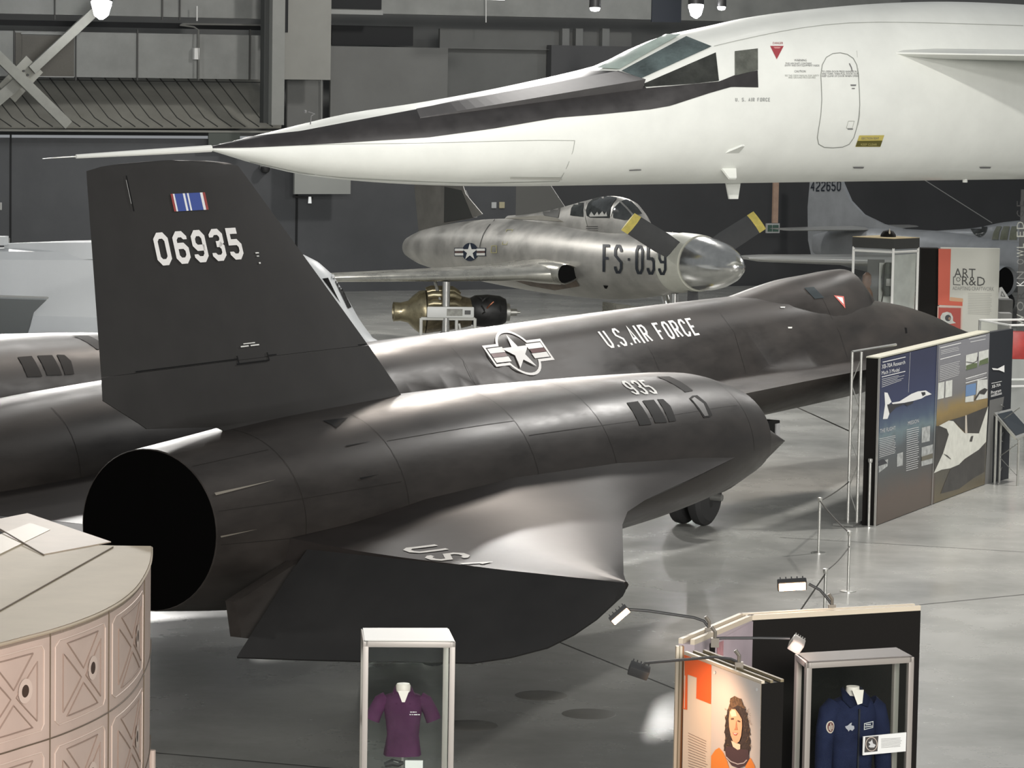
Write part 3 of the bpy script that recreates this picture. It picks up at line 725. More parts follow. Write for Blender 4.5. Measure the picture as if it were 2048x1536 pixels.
# skin corrugation lines on wings
cg=MB()
for i in range(14):
    l=6.55+.13*i; a1=min(le_out(l)-.3,3.0)
    cg.tube([(HA+.1,-l,ZW+.03+.1*interp(l,[(5,1.3),(8.45,.35)])*.35),(a1,-l,ZW+.1*interp(l,[(5,1.3),(8.45,.35)])*.95)],.006,4)
# canopy window and rescue triangle
decal('canopy_window',mat('window_dark',(.02,.026,.028),.15),*poly2d([(1608,576),(1627,574),(1648,596),(1629,598)]),px_map(BB,yf,[(0,0),(1,0),(1,1),(0,1)]),yf,4)
decal('rescue_triangle',mat('rescue_red',(.5,.12,.1),.5),*poly2d([(1667,591),(1687,593),(1690,617)]),px_map(BB,yf,[(0,0),(1,0),(1,1),(0,1)]),yf,4)
decal('rescue_triangle_centre',wh,*poly2d([(1672,594),(1684,595.5),(1686.5,609)]),px_map(BB,yf,[(0,0),(1,0),(1,1),(0,1)],.01),yf)
decal('pitot_port',vd,*poly2d([(1809,655),(1813,656),(1814,666),(1811,667)]),px_map(BB,yf,[(0,0),(1,0),(1,1),(0,1)]),yf,4)
for q in ([(1560,614),(1570,614),(1569,616),(1561,616)],[(1575,654),(1584,654),(1583,657),(1576,657)]):
    decal('stencil_mark',wh,*poly2d(q),px_map(BB,yf,[(0,0),(1,0),(1,1),(0,1)]),yf,4)
MB().box((17.95,-1.05,1.46),(1.0,.9,.36)).build('missile_bay_door',vd,yf,bevel=.01)
MB().box((18.35,-1.51,1.48),(.12,.02,.24)).build('bay_end_plate',mat('plate_grey',(.3,.3,.3),.4),yf,smooth=False)
# landing gear: nose leg and main legs standing on the floor
tyre=mat('tyre_rubber',(.03,.03,.03),.7); alu=mat('gear_aluminium',(.4,.4,.38),.4,metal=.7)
for (a,l,n) in ((18.8,0,2),(7.0,2.54,3),(7.0,-2.54,3)):
    g=MB(); g.tube([(a,l,1.7),(a,l,.42)],.09,12); g.tube([(a,l-.45,.42),(a,l+.45,.42)],.05,10); g.tube([(a+.5,l,1.6),(a,l,.7)],.04,8)
    if n==3: g.tube([(a-.5,l,1.7),(a,l,.75)],.04,8)
    g.build('gear_leg',alu,yf)
    for k in range(n):
        y=l+(k-(n-1)/2)*.33
        t=MB(); t.lathe([(.2,-.11),(.34,-.11),(.41,-.06),(.42,0),(.41,.06),(.34,.11),(.2,.11)],(a,y,.42),(0,1,0),28); t.build('wheel',tyre,yf)
    if n==3:
        MB().box((a,l-.55*(1 if l<0 else -1),1.25),(1.3,.04,.9)).build('gear_door',bk,yf)
    else:
        MB().box((a-.7,-.25,1.3),(.8,.03,.4)).build('gear_door',bk,yf)
# ================================================================ WHITE BOMBER (nose from the right)
XA=R(30.7); xb=empty('bomber_aircraft',(-5.35,59.0,0),PI+XA,'huge white bomber with long drooping nose and black cockpit band across the top','aircraft')
wp=mat('white_aircraft_paint',(.74,.755,.71),.42,nz=.05,ns=1.2,rv=.05,coat=.2)
ag=mat('antiglare_black',(.028,.026,.026),.38,nz=.2,ns=3,rv=.06)
def X_t(s): return SI(s,[(0,4.96),(1.8,5.36),(2.8,5.57),(4.3,5.78),(5.9,6.05),(7.7,6.41),(8.2,6.55),(8.96,6.88),(9.57,7.08),(10.2,7.2),(11.3,7.42),(12.5,7.58),(14.2,7.74),(16,7.82),(18,7.8),(26,7.6)])
def X_b(s): return SI(s,[(0,4.94),(.37,4.84),(.85,4.71),(1.83,4.5),(2.8,4.39),(4.3,4.3),(5.9,4.27),(8,4.28),(26,4.4)])
def X_w(s): return SI(s,[(0,.01),(.4,.17),(.9,.34),(1.8,.56),(2.8,.74),(4.3,.95),(6,1.12),(8,1.27),(10,1.36),(14,1.42),(26,1.5)])
rings=[]; ss=[0,.05,.15,.3,.5,.8,1.2]+[1.6+.4*i for i in range(61)]
for s in ss:
    zt,zb,w=X_t(s),X_b(s),X_w(s); zc=zb+(zt-zb)*.46; r=[]
    et=interp(s,[(0,1),(4,.92),(9,.72),(12,.8),(16,.9)])
    for k in range(64):
        t=2*PI*k/64; c=math.cos(t); sn=math.sin(t)
        if sn>=0: y=w*math.copysign(abs(c)**interp(s,[(0,1),(8,1.05),(9.5,1.0),(12,.95)]),c); z=zc+(zt-zc)*sn**et if s<8 else zc+(zt-zc)*sn**.86
        else: y=w*math.copysign(abs(c)**.9,c); z=zc-(zc-zb)*abs(sn)**.9
        r.append(Vector((-s,y,z)))
    rings.append(r)
xbody=MB().loft(rings).build('fuselage',wp,xb,ang=60)
pb=MB(); pb.tube([(-.1,0,4.95),(1.3,0,4.875),(2.42,0,4.815)],[.062,.05,.036],10); pb.tube([(2.42,0,4.815),(3.03,0,4.78)],[.012,.006],6)
pb.build('nose_probe',mat('white_probe',(.75,.76,.72),.4),xb)
XB_=bvh_of([xbody])
def xpx(off=.01): return px_map(XB_,xb,[(0,0),(1,0),(1,1),(0,1)],off)
def xdec(name,m,pts,off=.01,step=4): return decal(name,m,*poly2d(pts),xpx(off),xb,step)
# ngon -> strip between top and bottom edges so it hugs the hull
def xband(name,m,topp,botp,off=.012,n=60,rows=6):
    V=[];Fc=[]
    def along(P,t):
        L=[0]
        for a,b in zip(P,P[1:]): L.append(L[-1]+math.dist(a,b))
        d=t*L[-1]
        for i in range(len(P)-1):
            if d<=L[i+1] or i==len(P)-2:
                k=(d-L[i])/(L[i+1]-L[i]); return (P[i][0]+(P[i+1][0]-P[i][0])*k,P[i][1]+(P[i+1][1]-P[i][1])*k)
    for i in range(n+1):
        a=along(topp,i/n); b=along(botp,i/n)
        for j in range(rows+1):
            k=j/rows; V.append(Vector((a[0]+(b[0]-a[0])*k,a[1]+(b[1]-a[1])*k)))
    for i in range(n):
        for j in range(rows):
            q=i*(rows+1)+j; Fc.append((q,q+1,q+rows+2,q+rows+1))
    return decal(name,m,V,Fc,xpx(off),xb)
xband('antiglare_band',ag,[(414,294),(500,274),(600,263),(700,244),(835,219),(1000,182),(1160,142),(1236,143),(1285,168),(1290,177),(1385,168.5),(1438,163),(1468,151),(1515,141)],
      [(414,297),(500,295.5),(600,291),(700,285),(856,275),(990,257),(1113,236),(1200,229),(1300,219),(1340,212),(1380,199),(1420,186),(1462,174),(1516,175)],n=140,rows=8)
# raised visor ramp
inv_x=(Matrix.Rotation(-xb.rotation_euler.z,4,'Z')@Matrix.Translation(-xb.location))
f0=xpx(.012); rmp=MB(); N=24
for i in range(N):
    def P(t):
        u=Vector(f0(832+(1236-832)*t if t<1 else 1236,219.5-(219.5-143.5)*t)); l=Vector(f0(839+(1281-839)*t,236-(236-170)*t)); o=Vector((0,.16*t+.01,.10*t))
        return u+Vector((0,.01,.01)), l+o, l+Vector((0,.02,-.05-.1*t))
    a,b=P(i/N),P((i+1)/N)
    rmp.add([a[0],a[1],a[2],b[0],b[1],b[2]],[(0,1,4,3),(1,2,5,4)])
a=P(1); rmp.add([a[0],a[1],a[2]],[(0,1,2)])
rmp.build('visor_ramp',mat('ramp_grey_black',(.075,.072,.072),.55,nz=.1,ns=4),xb,ang=20)
gl1=mat('windshield_green',(.33,.40,.36),.12,nz=.25,ns=1.3); gl2=mat('side_glass',(.065,.085,.085),.06,nz=.7,ns=1.6); gl3=mat('dark_glass',(.035,.037,.033),.1,nz=.5,ns=2)
xdec('windshield_pane',gl1,[(1193,138),(1332,71),(1362,71),(1239,140.5)],.03)
xdec('windshield_pane',gl2,[(1243,143),(1372.5,74),(1423,94),(1282,158)],.02)
xdec('side_window',gl3,[(1288,168),(1431,106),(1437,162),(1387,168),(1287,175)],.02)
w4=xdec('side_window',mat('rear_glass',(.10,.105,.09),.12,nz=.3,ns=4),[(1469,103.5),(1515,98),(1515,140.5),(1469,152)],.02)
grey=mat('seam_grey',(.33,.34,.31),.6); dgrey=mat('stencil_grey',(.16,.16,.16),.6)
def xline(name,pts,w=1.2,m=None,closed=False,off=.012):
    V,Fc=stroke(pts,w,closed); return decal(name,m or grey,V,Fc,xpx(off),xb)
xline('deck_seam',[(1428,93),(1470,83),(1520,72),(1560,64),(1600,57),(1650,50.5),(1700,46.5),(1760,45),(1850,46),(1950,49),(2046,52)],1)
xline('radome_seam',[(600,291),(700,288),(800,287),(900,285),(1000,282),(1080,280.5),(1149,281),(1146,300),(1135,330),(1124,352),(1118,361)],.9)
xline('nose_seam',[(500,323),(600,345),(700,356),(800,361),(950,366),(1118,362)],.9)
xline('panel_seam',[(1713,102),(1717,150),(1719,230),(1716,250)],.5)
door=[(1641,150),(1644,130),(1652,115),(1665,107.5),(1680,106),(1694,109),(1706,117),(1713,130),(1716,150),(1718,180),(1719,210),(1717,235),(1713,255),(1707,275),(1698,288),(1685,293.5),(1665,295),(1648,294),(1637,288),(1634,275),(1637,255),(1641,230),(1643,200),(1642,170)]
xline('crew_door_seam',door,1.3,mat('door_seam',(.22,.23,.21),.6),True)
xline('door_handle',[(1698,127),(1702,135),(1704,143)],2,dgrey)
xline('door_label_plate',[(1696,242),(1708,242),(1704,256),(1692,256)],.7,grey,True)
red=mat('warning_red',(.33,.05,.06),.5)
xdec('rescue_triangle',red,[(1540,92.5),(1567,92.5),(1553,119)],.012)
xdec('rescue_triangle_centre',mat('warning_pale',(.55,.25,.24),.5),[(1546,95),(1561,95),(1558,98),(1549,98)],.018)
for nm,t,x0,y0,h,m in [('danger_text','DANGER',1545,89,5,red),('warning_text','WARNING',1588,123,5,dgrey),('warning_text','CAUTION',1588,145,5,dgrey),
    ('instruction_text','THIS AIRCRAFT CONTAINS',1570,129,4.2,dgrey),('instruction_text','ENTRY AND EXIT EQUIPMENT INSIDE',1569,133,4,dgrey),
    ('instruction_text','SEE THE CREW MANUAL FOR SAFETY',1569,153,4,grey),('instruction_text','AND GROUND PROCEDURES',1576,157,4,grey),
    ('door_text','TO OPEN DOOR PRESS HANDLE IN',1643,145,4.3,dgrey),('door_text','AND TURN, THEN PULL DOOR OUT',1643,149.5,4.3,dgrey),('door_text','KEEP CLEAR OF DOOR WHEN OPEN',1643,154,4.3,dgrey)]:
    V,Fc=font_text(t,h*1.25); V=[Vector((x0+v.x*.82,y0-v.y)) for v in V]
    decal(nm,m,V,Fc,xpx(.012),xb)
V,Fc,W=block_text('U. S. AIR FORCE',7.5,3.6,1.1,1.2); V=[Vector((1470+v.x*70/W,203-v.y)) for v in V]; decal('air_force_lettering',mat('faded_grey',(.30,.31,.30),.6),V,Fc,xpx(.012),xb)
xdec('data_plate',mat('plate_yellow',(.50,.42,.12),.45),[(1710,293),(1718,270.5),(1768,270),(1760,293)],.012)
xdec('data_plate_panel',mat('plate_olive',(.10,.09,.02),.5),[(1710.5,292),(1714,281),(1764,280.5),(1760,292)],.018)
V,Fc=font_text('EJECTION SEAT',6); V=[Vector((1722+v.x*.85,278-v.y)) for v in V]; decal('plate_text',dgrey,V,Fc,xpx(.018),xb)
V,Fc=font_text('KEEP CLEAR',6); V=[Vector((1720+v.x,290-v.y)) for v in V]; decal('plate_text',mat('plate_text_yellow',(.45,.40,.15),.5),V,Fc,xpx(.024),xb)
for q in ([(1258,339),(1272,338),(1282,338),(1282,340),(1258,341)],[(1705,333),(1728,333),(1726,336),(1707,336)],[(1958,333),(1982,333),(1980,336),(1960,336)],[(1700,169),(1712,169),(1711,172),(1701,172)],[(1703,176),(1709,176),(1709,178),(1703,178)],[(1694,257),(1706,257),(1705,259),(1695,259)]): xdec('stencil_mark',dgrey,q,.012)
xdec('seam_patch',mat('foot_seam',(.5,.5,.46),.5),[(1020,354),(1120,355),(1125,359),(1020,357)],.012)
# blade antennas
def blade(name,c,h,root,tip,dirv,sw=0):
    c=Vector(c); d=Vector(dirv).normalized(); t=.02; n=Vector((0,1,0)) if abs(d.y)<.7 else Vector((0,0,1))
    n=d.cross(Vector((1,0,0))).normalized()
    MB().prism([c-n*t+Vector((root/2,0,0))-d*.05,c-n*t+Vector((-root/2,0,0))-d*.05,c-n*t+Vector((-tip/2-sw,0,0))+d*h,c-n*t+Vector((tip/2-sw,0,0))+d*h],n*2*t).build(name,wp,xb)
blade('belly_antenna',inv_x@Vector(aty(1462,368,64)) if False else (-11.0,0.0,4.33),.33,.36,.2,(0,0,-1),.02)
q=f0(1458,338); blade('blade_antenna',q,.24,.34,.16,(0,.55,-.5),-.04)
q=f0(1466,301); blade('blade_antenna',q,.2,.3,.06,(0,.8,.5),.1)
q=f0(1468,341); 
an=MB(); an.tube([(-1.95,.12,5.3),(-1.95,.16,5.52),(-2.0,.2,5.56),(-1.86,.22,5.6)],.01,6); an.lathe([(.03,-.02),(.03,.02)],(-1.8,.22,5.6),(1,0,0),8); an.build('temperature_probe',dgrey,xb)
MB().tube([(-16.3,.3,4.42),(-16.3,.3,4.3)],.05,8).build('belly_beacon',wp,xb)
# canards
for sg in (1,-1):
    rings=[]
    for y,le,te in ((1.2,13.75,20.2),(1.45,13.95,20.2),(4.4,15.9,19.4)):
        r=[]; c=te-le
        for u,t in ((0,.15),(.03,.6),(.15,1),(.5,1.1),(.85,.6),(1,.05)): r.append(Vector((-(le+c*u),y*sg,6.8+.09*t*(1.3-.15*y))))
        for u,t in ((1,.05),(.85,.6),(.5,1.1),(.15,1),(.03,.6),(0,.15)): r.append(Vector((-(le+c*u),y*sg,6.8-.09*t*(1.3-.15*y))))
        rings.append(r)
    MB().loft(rings).build('canard',wp,xb,ang=40)
# nose gear (behind the black jet's tail from here) stands on the floor
g=MB(); g.tube([(-21,0,4.45),(-21,0,.55)],.16,14); g.tube([(-19.8,0,4.4),(-21,0,2.0)],.07,10); g.tube([(-21,-.45,.5),(-21,.45,.5)],.08,10); g.build('gear_leg',alu,xb)
for y in (-.32,.32):
    MB().lathe([(.25,-.14),(.44,-.13),(.5,-.07),(.5,.07),(.44,.13),(.25,.14)],(-21,y,.5),(0,1,0),28).build('wheel',tyre,xb)
# ================================================================ SILVER PROPELLER JET
def plane_root(name,loc,fv,label):
    return empty(name,(loc[0],loc[1],0),math.atan2(fv[1],fv[0]),label,'aircraft')
xf=plane_root('propeller_aircraft',(3.86,70),(.5,-.866),'weathered silver propeller aircraft marked FS-059 with bubble canopy and polished pointed spinner')
alw=mat('weathered_aluminium',(.43,.42,.39),.42,metal=.55,nz=.22,ns=1.6,rv=.1)
alp=mat('polished_aluminium',(.62,.62,.6),.2,metal=1,nz=.12,ns=3,rv=.06)
crm=mat('cream_paint',(.55,.55,.48),.4,nz=.08,ns=3)
def f_loft(st,n=36,ez=1.0):
    rings=[]
    for s,zt,zb,w in st:
        zc=(zt+zb)/2; rings.append([Vector((-s,w*math.cos(2*PI*k/n),zc+(zt-zb)/2*math.sin(2*PI*k/n))) for k in range(n)])
    return MB().loft(rings)
def dense(st,step):
    out=[]; s=st[0][0]
    cols=[[(r[0],r[i]) for r in st] for i in (1,2,3)]
    while s<st[-1][0]: out.append((s,)+tuple(SI(s,c) for c in cols)); s+=step
    out.append(st[-1]); return out
st=[(.05,3.0,1.88,.56),(.8,3.02,1.78,.66),(2,3.0,1.6,.76),(3.4,3.02,1.45,.82),(5.5,3.02,1.40,.84),(7.5,2.98,1.42,.8),(9.7,2.82,1.5,.66),(11.9,2.5,1.66,.42),(12.6,2.3,1.8,.25)]
fb_=f_loft(dense(st,.35)).build('fuselage',alw,xf,ang=60)
f_loft(dense([(.04,3.02,1.86,.585),(.4,3.035,1.83,.615),(.75,3.035,1.78,.665)],.12)).build('nose_cowl_ring',crm,xf)
MB().lathe([(.002,1.42),(.09,1.4),(.2,1.3),(.34,1.05),(.46,.7),(.53,.35),(.555,.05),(.555,-.03),(.3,-.04)],(0,0,2.44),(1,0,0),40).build('spinner',alp,xf,ang=50)
# canopy hump and fairing
hs=[(2.0,3.0,2.7,.2),(2.35,3.3,2.6,.33),(2.7,3.56,2.6,.4),(3.2,3.66,2.6,.43),(3.8,3.65,2.6,.43),(4.6,3.52,2.6,.4),(5.6,3.33,2.6,.34),(6.8,3.14,2.6,.26),(8,3.02,2.6,.15)]
cnp=f_loft([(s,zt,2*2.75-zt,w) for s,zt,_,w in dense(hs,.25)]).build('canopy_fairing',alw,xf,ang=60)
FB2=bvh_of([fb_,cnp])
def fpx(off=.012): return px_map(FB2,xf,[(0,0),(1,0),(1,1),(0,1)],off)
def fdec(name,m,pts,off=.012,label=None): return decal(name,m,*poly2d(pts),fpx(off),xf,4)
cgl=mat('canopy_glass',(.055,.06,.06),.05,nz=.5,ns=3)
fdec('canopy_glass',cgl,[(1174,432),(1172,421),(1177,407),(1187,398),(1205,393.5),(1222,393.5),(1235,396),(1228,404),(1222,415),(1219,436),(1180,435)])
fdec('canopy_glass',cgl,[(1141,431),(1143,417),(1150,407),(1168,402),(1167,434)])
fdec('windshield_glass',cgl,[(1227,436),(1226,424),(1231,414),(1240,405),(1252,417),(1262,428),(1266,438),(1250,440)])
fdec('windshield_glass',cgl,[(1243,403),(1252,399),(1264,404),(1276,417),(1284,428),(1268,430),(1254,414)])
ivory=mat('instrument_ivory',(.5,.5,.46),.5)
fdec('cockpit_detail',ivory,[(1180,431),(1184,424),(1190,432),(1196,424),(1199,431),(1206,423),(1210,430),(1214,424),(1216,433),(1181,434)],.02)
fdec('dark_spine_panel',mat('spine_dark',(.10,.10,.09),.5),[(1085,421),(1121,416),(1117,436),(1088,431)])
fdec('spine_fairing',mat('spine_tan',(.26,.245,.2),.5,nz=.1,ns=4),[(1010,437),(1085,431),(1116,437),(1128,444),(1090,441),(1040,439)])
fdec('antiglare_panel',mat('olive_panel',(.25,.26,.18),.5),[(1322,449),(1350,452),(1386,466),(1370,472),(1345,466)])
navy=mat('insignia_navy',(.012,.02,.04),.5)
# star insignia, seen partly below the wing line
rI=16.2
insignia(lambda off: (lambda x,y: fpx(off+.006)(941+x*27,504-y*30)),xf,.6,None,navy,mat('insignia_brown',(.09,.05,.045),.5),wh,outline=False)
V,Fc,W=block_text('FS-059',57,17,6.2,5.2); V=[Vector((1206+v.x*128/W,546+v.x*.03-v.y)) for v in V]
decal('buzz_number',mat('lettering_black',(.015,.02,.028),.5),V,Fc,fpx(.014),xf,8)
yl=mat('stencil_yellow',(.45,.42,.18),.5)
def fline(name,pts,w,m,cl=False): V,Fc=stroke(pts,w,cl); return decal(name,m,V,Fc,fpx(.014),xf)
fline('yellow_panel_outline',[(984,492),(994,492),(994,505.5),(983,505.5)],1,yl,True)
fline('yellow_panel_outline',[(1014,460),(1026,460),(1014,489),(1005,489)],1,yl,True)
fline('fuselage_joint',[(990,440),(978,452),(968,468),(962,485),(960,495)],1,pl)
fline('canopy_frame_line',[(1172,405),(1169,420),(1171,440),(1174,452)],2,mat('frame_pale',(.5,.5,.46),.4))
fline('canopy_frame_line',[(1239,404),(1227,416),(1222,432)],2.2,mat('frame_pale',(.5,.5,.46),.4))
for yy in (453,457,461): fline('cooling_slot',[(1173,yy),(1197,yy)],1,pl)
fdec('drain_hole',vd,[(1207,570),(1217,571),(1214,577),(1210,576)])
fdec('brown_stain',mat('stain_brown',(.17,.13,.10),.5,nz=.4,ns=3,metal=.3),[(1030,547),(1100,545),(1150,556),(1160,572),(1110,580),(1060,571),(1028,560)])
# wings with root inlets
for sg in (1,-1):
    rings=[]
    for y,le,c,th,z in ((.6,3.95,3.3,.24,2.0),(.95,3.75,3.4,.26,1.98),(1.2,3.85,3.2,.2,1.96),(1.6,4.35,2.75,.15,1.94),(5.0,7.2,1.6,.07,1.72),(5.1,7.5,1.2,.03,1.71)):
        r=[]
        for u,t in ((0,.3),(.02,.6),(.1,.9),(.35,1),(.7,.6),(1,.06)): r.append(Vector((-(le+c*u),y*sg,z+th*t)))
        for u,t in ((1,.06),(.7,.6),(.35,1),(.1,.9),(.02,.6),(0,.3)): r.append(Vector((-(le+c*u),y*sg,z-th*t)))
        rings.append(r)
    MB().loft(rings).build('wing',alp if False else mat('wing_aluminium',(.5,.49,.44),.3,metal=.8,nz=.2,ns=2,rv=.08),xf,ang=50)
    ik=MB(); n=24
    def er(x,sc,dy=0): return [Vector((x,(.98+.36*sc*math.cos(2*PI*k/n)*(1 if math.cos(2*PI*k/n)<0 else .8)+dy)*sg,2.0+.21*sc*math.sin(2*PI*k/n)*(1-.35*math.cos(2*PI*k/n)*-1))) for k in range(n)]
    ik.loft([er(-5.2,.7),er(-4.2,1.05),er(-3.72,1.0),er(-3.68,.93),er(-3.75,.85)],cap=False); ik.build('intake_lip',mat('wing_aluminium',(.5,.5,.5)),xf,ang=60)
    MB().loft([er(-3.74,.86),er(-4.3,.7)],cap=True).build('intake_mouth',vd,xf)
# tail fin and dorsal fin
MB().prism([(-12.15,-.06,2.45),(-9.4,-.06,2.93),(-9.1,-.06,3.0),(-9.9,-.06,3.42),(-10.6,-.06,4.4),(-12.6,-.06,4.4)],(0,.02,0)).build('tail_fin',mat('dull_aluminium',(.15,.145,.13),.5,metal=.2,nz=.2,ns=2),xf)
MB().prism([(-9.55,-.07,2.9),(-10.9,-.07,2.72),(-10.9,-.07,3.55),(-10.1,-.07,3.5)],(0,.14,0)).build('fin_root_panel',mat('fin_panel_dark',(.035,.036,.033),.5),xf)
MB().prism([(-5.4,-.05,3.3),(-7.6,-.05,3.0),(-7.6,-.05,4.5),(-7.1,-.05,4.5)],(0,.015,0)).build('dorsal_fin',mat('dull_aluminium2',(.16,.16,.15),.5,metal=.2),xf)
# propeller: three wide blades with yellow tips
bl=mat('blade_grey',(.075,.076,.08),.45,nz=.06,ns=5); yt=mat('blade_yellow',(.72,.60,.16),.45,nz=.15,ns=8)
for th in (R(62),R(-62),R(180)):
    dv=Vector((0,math.sin(th),math.cos(th))); cv=Vector((.45,math.cos(th)*.89,-math.sin(th)*.89)).normalized(); nv=dv.cross(cv)
    def pl_(r,c,t): 
        o=Vector((-.32,0,2.44))+dv*r; return [o-cv*c/2,o-nv*t-cv*c*.2,o-nv*t+cv*c*.2,o+cv*c/2,o+nv*t+cv*c*.2,o+nv*t-cv*c*.2]
    b=MB().loft([pl_(.5,.42,.05),pl_(.9,.47,.04),pl_(1.65,.45,.025)]).build('propeller_blade',bl,xf,ang=30)
    t=MB().loft([pl_(1.65,.455,.027),pl_(1.83,.45,.02)]).build('blade_tip',yt,b,ang=30)
# gear
for y,s in ((-2.9,5.6),(2.9,5.6),(0,1.0)):
    g=MB(); g.tube([(-s,y,1.75),(-s,y,.35)],.085,12); g.tube([(-s-.5,y,1.7),(-s,y,.9)],.04,8); g.build('gear_leg',mat('gear_chrome',(.6,.6,.58),.25,metal=.8),xf)
    MB().lathe([(.15,-.1),(.3,-.1),(.34,-.05),(.34,.05),(.3,.1),(.15,.1)],(-s,y,.34),(0,1,0),24).build('wheel',tyre,xf)
MB().box((-1.9,-.55,1.27),(2.1,.04,.36)).build('nose_gear_door',mat('wing_aluminium',(.5,.5,.5)),xf)
MB().box((-.75,.3,1.3),(.8,.04,.5)).build('nose_gear_door',mat('wing_aluminium',(.5,.5,.5)),xf)

# ================================================================ SILVER JET AT RIGHT
pj=plane_root('jet_aircraft',(8.39,93),(.643,-.766),'plain silver jet with tail number 422650 and framed canopy, behind the display case at right')
als=mat('silver_paint',(.38,.395,.41),.35,metal=.35,nz=.12,ns=2,rv=.06)
st=[(-11.2,1.75,1.6,.05),(-10.6,1.95,1.3,.3),(-9.4,2.1,.95,.52),(-8,2.18,.8,.62),(-6,2.2,.75,.62),(-4,2.2,.8,.6),(-2,2.16,.95,.48),(-.7,2.05,1.1,.33),(.3,1.9,1.35,.1)]
pf=f_loft([(s,zt,zb,w) for s,zt,zb,w in dense(st,.35)]).build('fuselage',als,pj,ang=60)
hs=[(-9.3,2.1,1.6,.2),(-8.6,2.4,1.6,.3),(-7.6,2.62,1.6,.36),(-6.6,2.55,1.6,.34),(-5.6,2.35,1.6,.27),(-4.2,2.2,1.6,.15)]
pc=f_loft([(s,zt,2*1.8-zt,w) for s,zt,_,w in dense(hs,.25)]).build('canopy',als,pj,ang=60)
PB=bvh_of([pf,pc])
def ppx(off=.014): return px_map(PB,pj,[(0,0),(1,0),(1,1),(0,1)],off)
pg=mat('canopy_pane_tan',(.20,.21,.16),.1,nz=.3,ns=3)
for q in ([(1940,456),(1952,450),(1976,451),(1973,464),(1966,472),(1958,475),(1948,468)],): decal('rear_quarter_glass',cgl,*poly2d(q),ppx(),pj,4)
for q in ([(1984,480),(1988,464),(1994,453),(2004,453),(1999,464),(1997,480)],[(2000,480),(2003,464),(2008,453),(2020,453),(2017,466),(2015,480)],[(2019,480),(2021,464),(2024,453),(2034,453),(2034,480)]): decal('canopy_pane',pg,*poly2d(q),ppx(),pj,4)
MB().prism([(-.3,-.05,1.1),(-.5,-.05,1.7),(-.55,-.05,2.6),(-.4,-.05,4.4),(.35,-.05,4.4),(.75,-.05,3.3),(1.05,-.05,2.85),(1.55,-.05,2.5),(2.3,-.05,2.28),(3.3,-.05,2.16),(3.0,-.05,1.6),(1,-.05,1.2)],(0,.1,0)).build('tail_fin',als,pj)
V,Fc,W=block_text('422650',.36,.22,.07,.05)
V=[Vector((v.x/W,v.y/.36)) for v in V]
decal('serial_number',mat('lettering_black',(.015,.02,.028)),V,Fc,px_map(bvh_of([c for c in pj.children if c.name.startswith('tail_fin')]),pj,[(1622,383),(1682,382),(1683,361),(1623,362)],.02),pj)
for sg in (1,-1):
    rings=[]
    for y,le,c,th in ((.15,-1.9,1.6,.07),(2.4,-1.3,.9,.03)):
        r=[Vector((le*1.0+ -0-u*c*0+0,0,0)) for u in ()]
        for u,t in ((0,.2),(.1,.8),(.4,1),(1,.1)): r.append(Vector((-(le+c*u),y*sg,2.12+th*t)))
        for u,t in ((1,.1),(.4,1),(.1,.8),(0,.2)): r.append(Vector((-(le+c*u),y*sg,2.12-th*t)))
        rings.append(r)
    MB().loft(rings).build('tailplane',mat('wing_silver',(.5,.5,.48),.3,metal=.6),pj,ang=40)
    rings=[]
    for y,le,c,th in ((.4,-6.6,3.0,.2),(2.2,-6.1,2.6,.17),(6.4,-4.7,1.4,.09),(6.9,-4.3,.6,.03)):
        r=[]
        for u,t in ((0,.2),(.03,.6),(.12,.9),(.4,1),(.75,.5),(1,.05)): r.append(Vector((-(le+c*u),y*sg,1.45+.03*y+th*t)))
        for u,t in ((1,.05),(.75,.5),(.4,1),(.12,.9),(.03,.6),(0,.2)): r.append(Vector((-(le+c*u),y*sg,1.45+.03*y-th*t)))
        rings.append(r)
    MB().loft(rings).build('wing',mat('wing_silver',(.5,.5,.5)),pj,ang=50)
    # engine intake under the wing root
    it=MB(); n=28
    def ir(x,sc): return [Vector((x,(.95+.42*sc*math.cos(2*PI*k/n))*sg,1.1+.4*sc*math.sin(2*PI*k/n))) for k in range(n)]
    it.loft([ir(3.5,.7),ir(6.3,1.0),ir(7.5,1.0),ir(7.55,.95),ir(7.45,.88)],cap=False); it.build('engine_nacelle',als,pj,ang=60)
    MB().loft([ir(7.46,.89),ir(6.8,.8)],cap=True).build('intake_mouth',vd,pj)
for y,s in ((0,-9.8),(-1.9,-5.0),(1.9,-5.0)):
    MB().tube([(-s,y,1.3),(-s,y,.3)],.07,10).build('gear_leg',alu,pj)
    MB().lathe([(.1,-.08),(.26,-.08),(.3,0),(.26,.08),(.1,.08)],(-s,y,.3),(0,1,0),20).build('wheel',tyre,pj)
MB().tube([(6.15,0,2.5),(1.6,0,4.4)],.012,5).build('antenna_wire',alu,pj)

# ================================================================ PALE GREY STEALTH JET BEHIND THE FIN
tb=plane_root('stealth_aircraft',(-1.1,66.45),(.985,-.17),'pale grey smooth-sided experimental aircraft, half hidden behind the tall numbered black fin')
tg=mat('pale_blue_grey_paint',(.62,.64,.65),.45,nz=.04,ns=1,rv=.05)
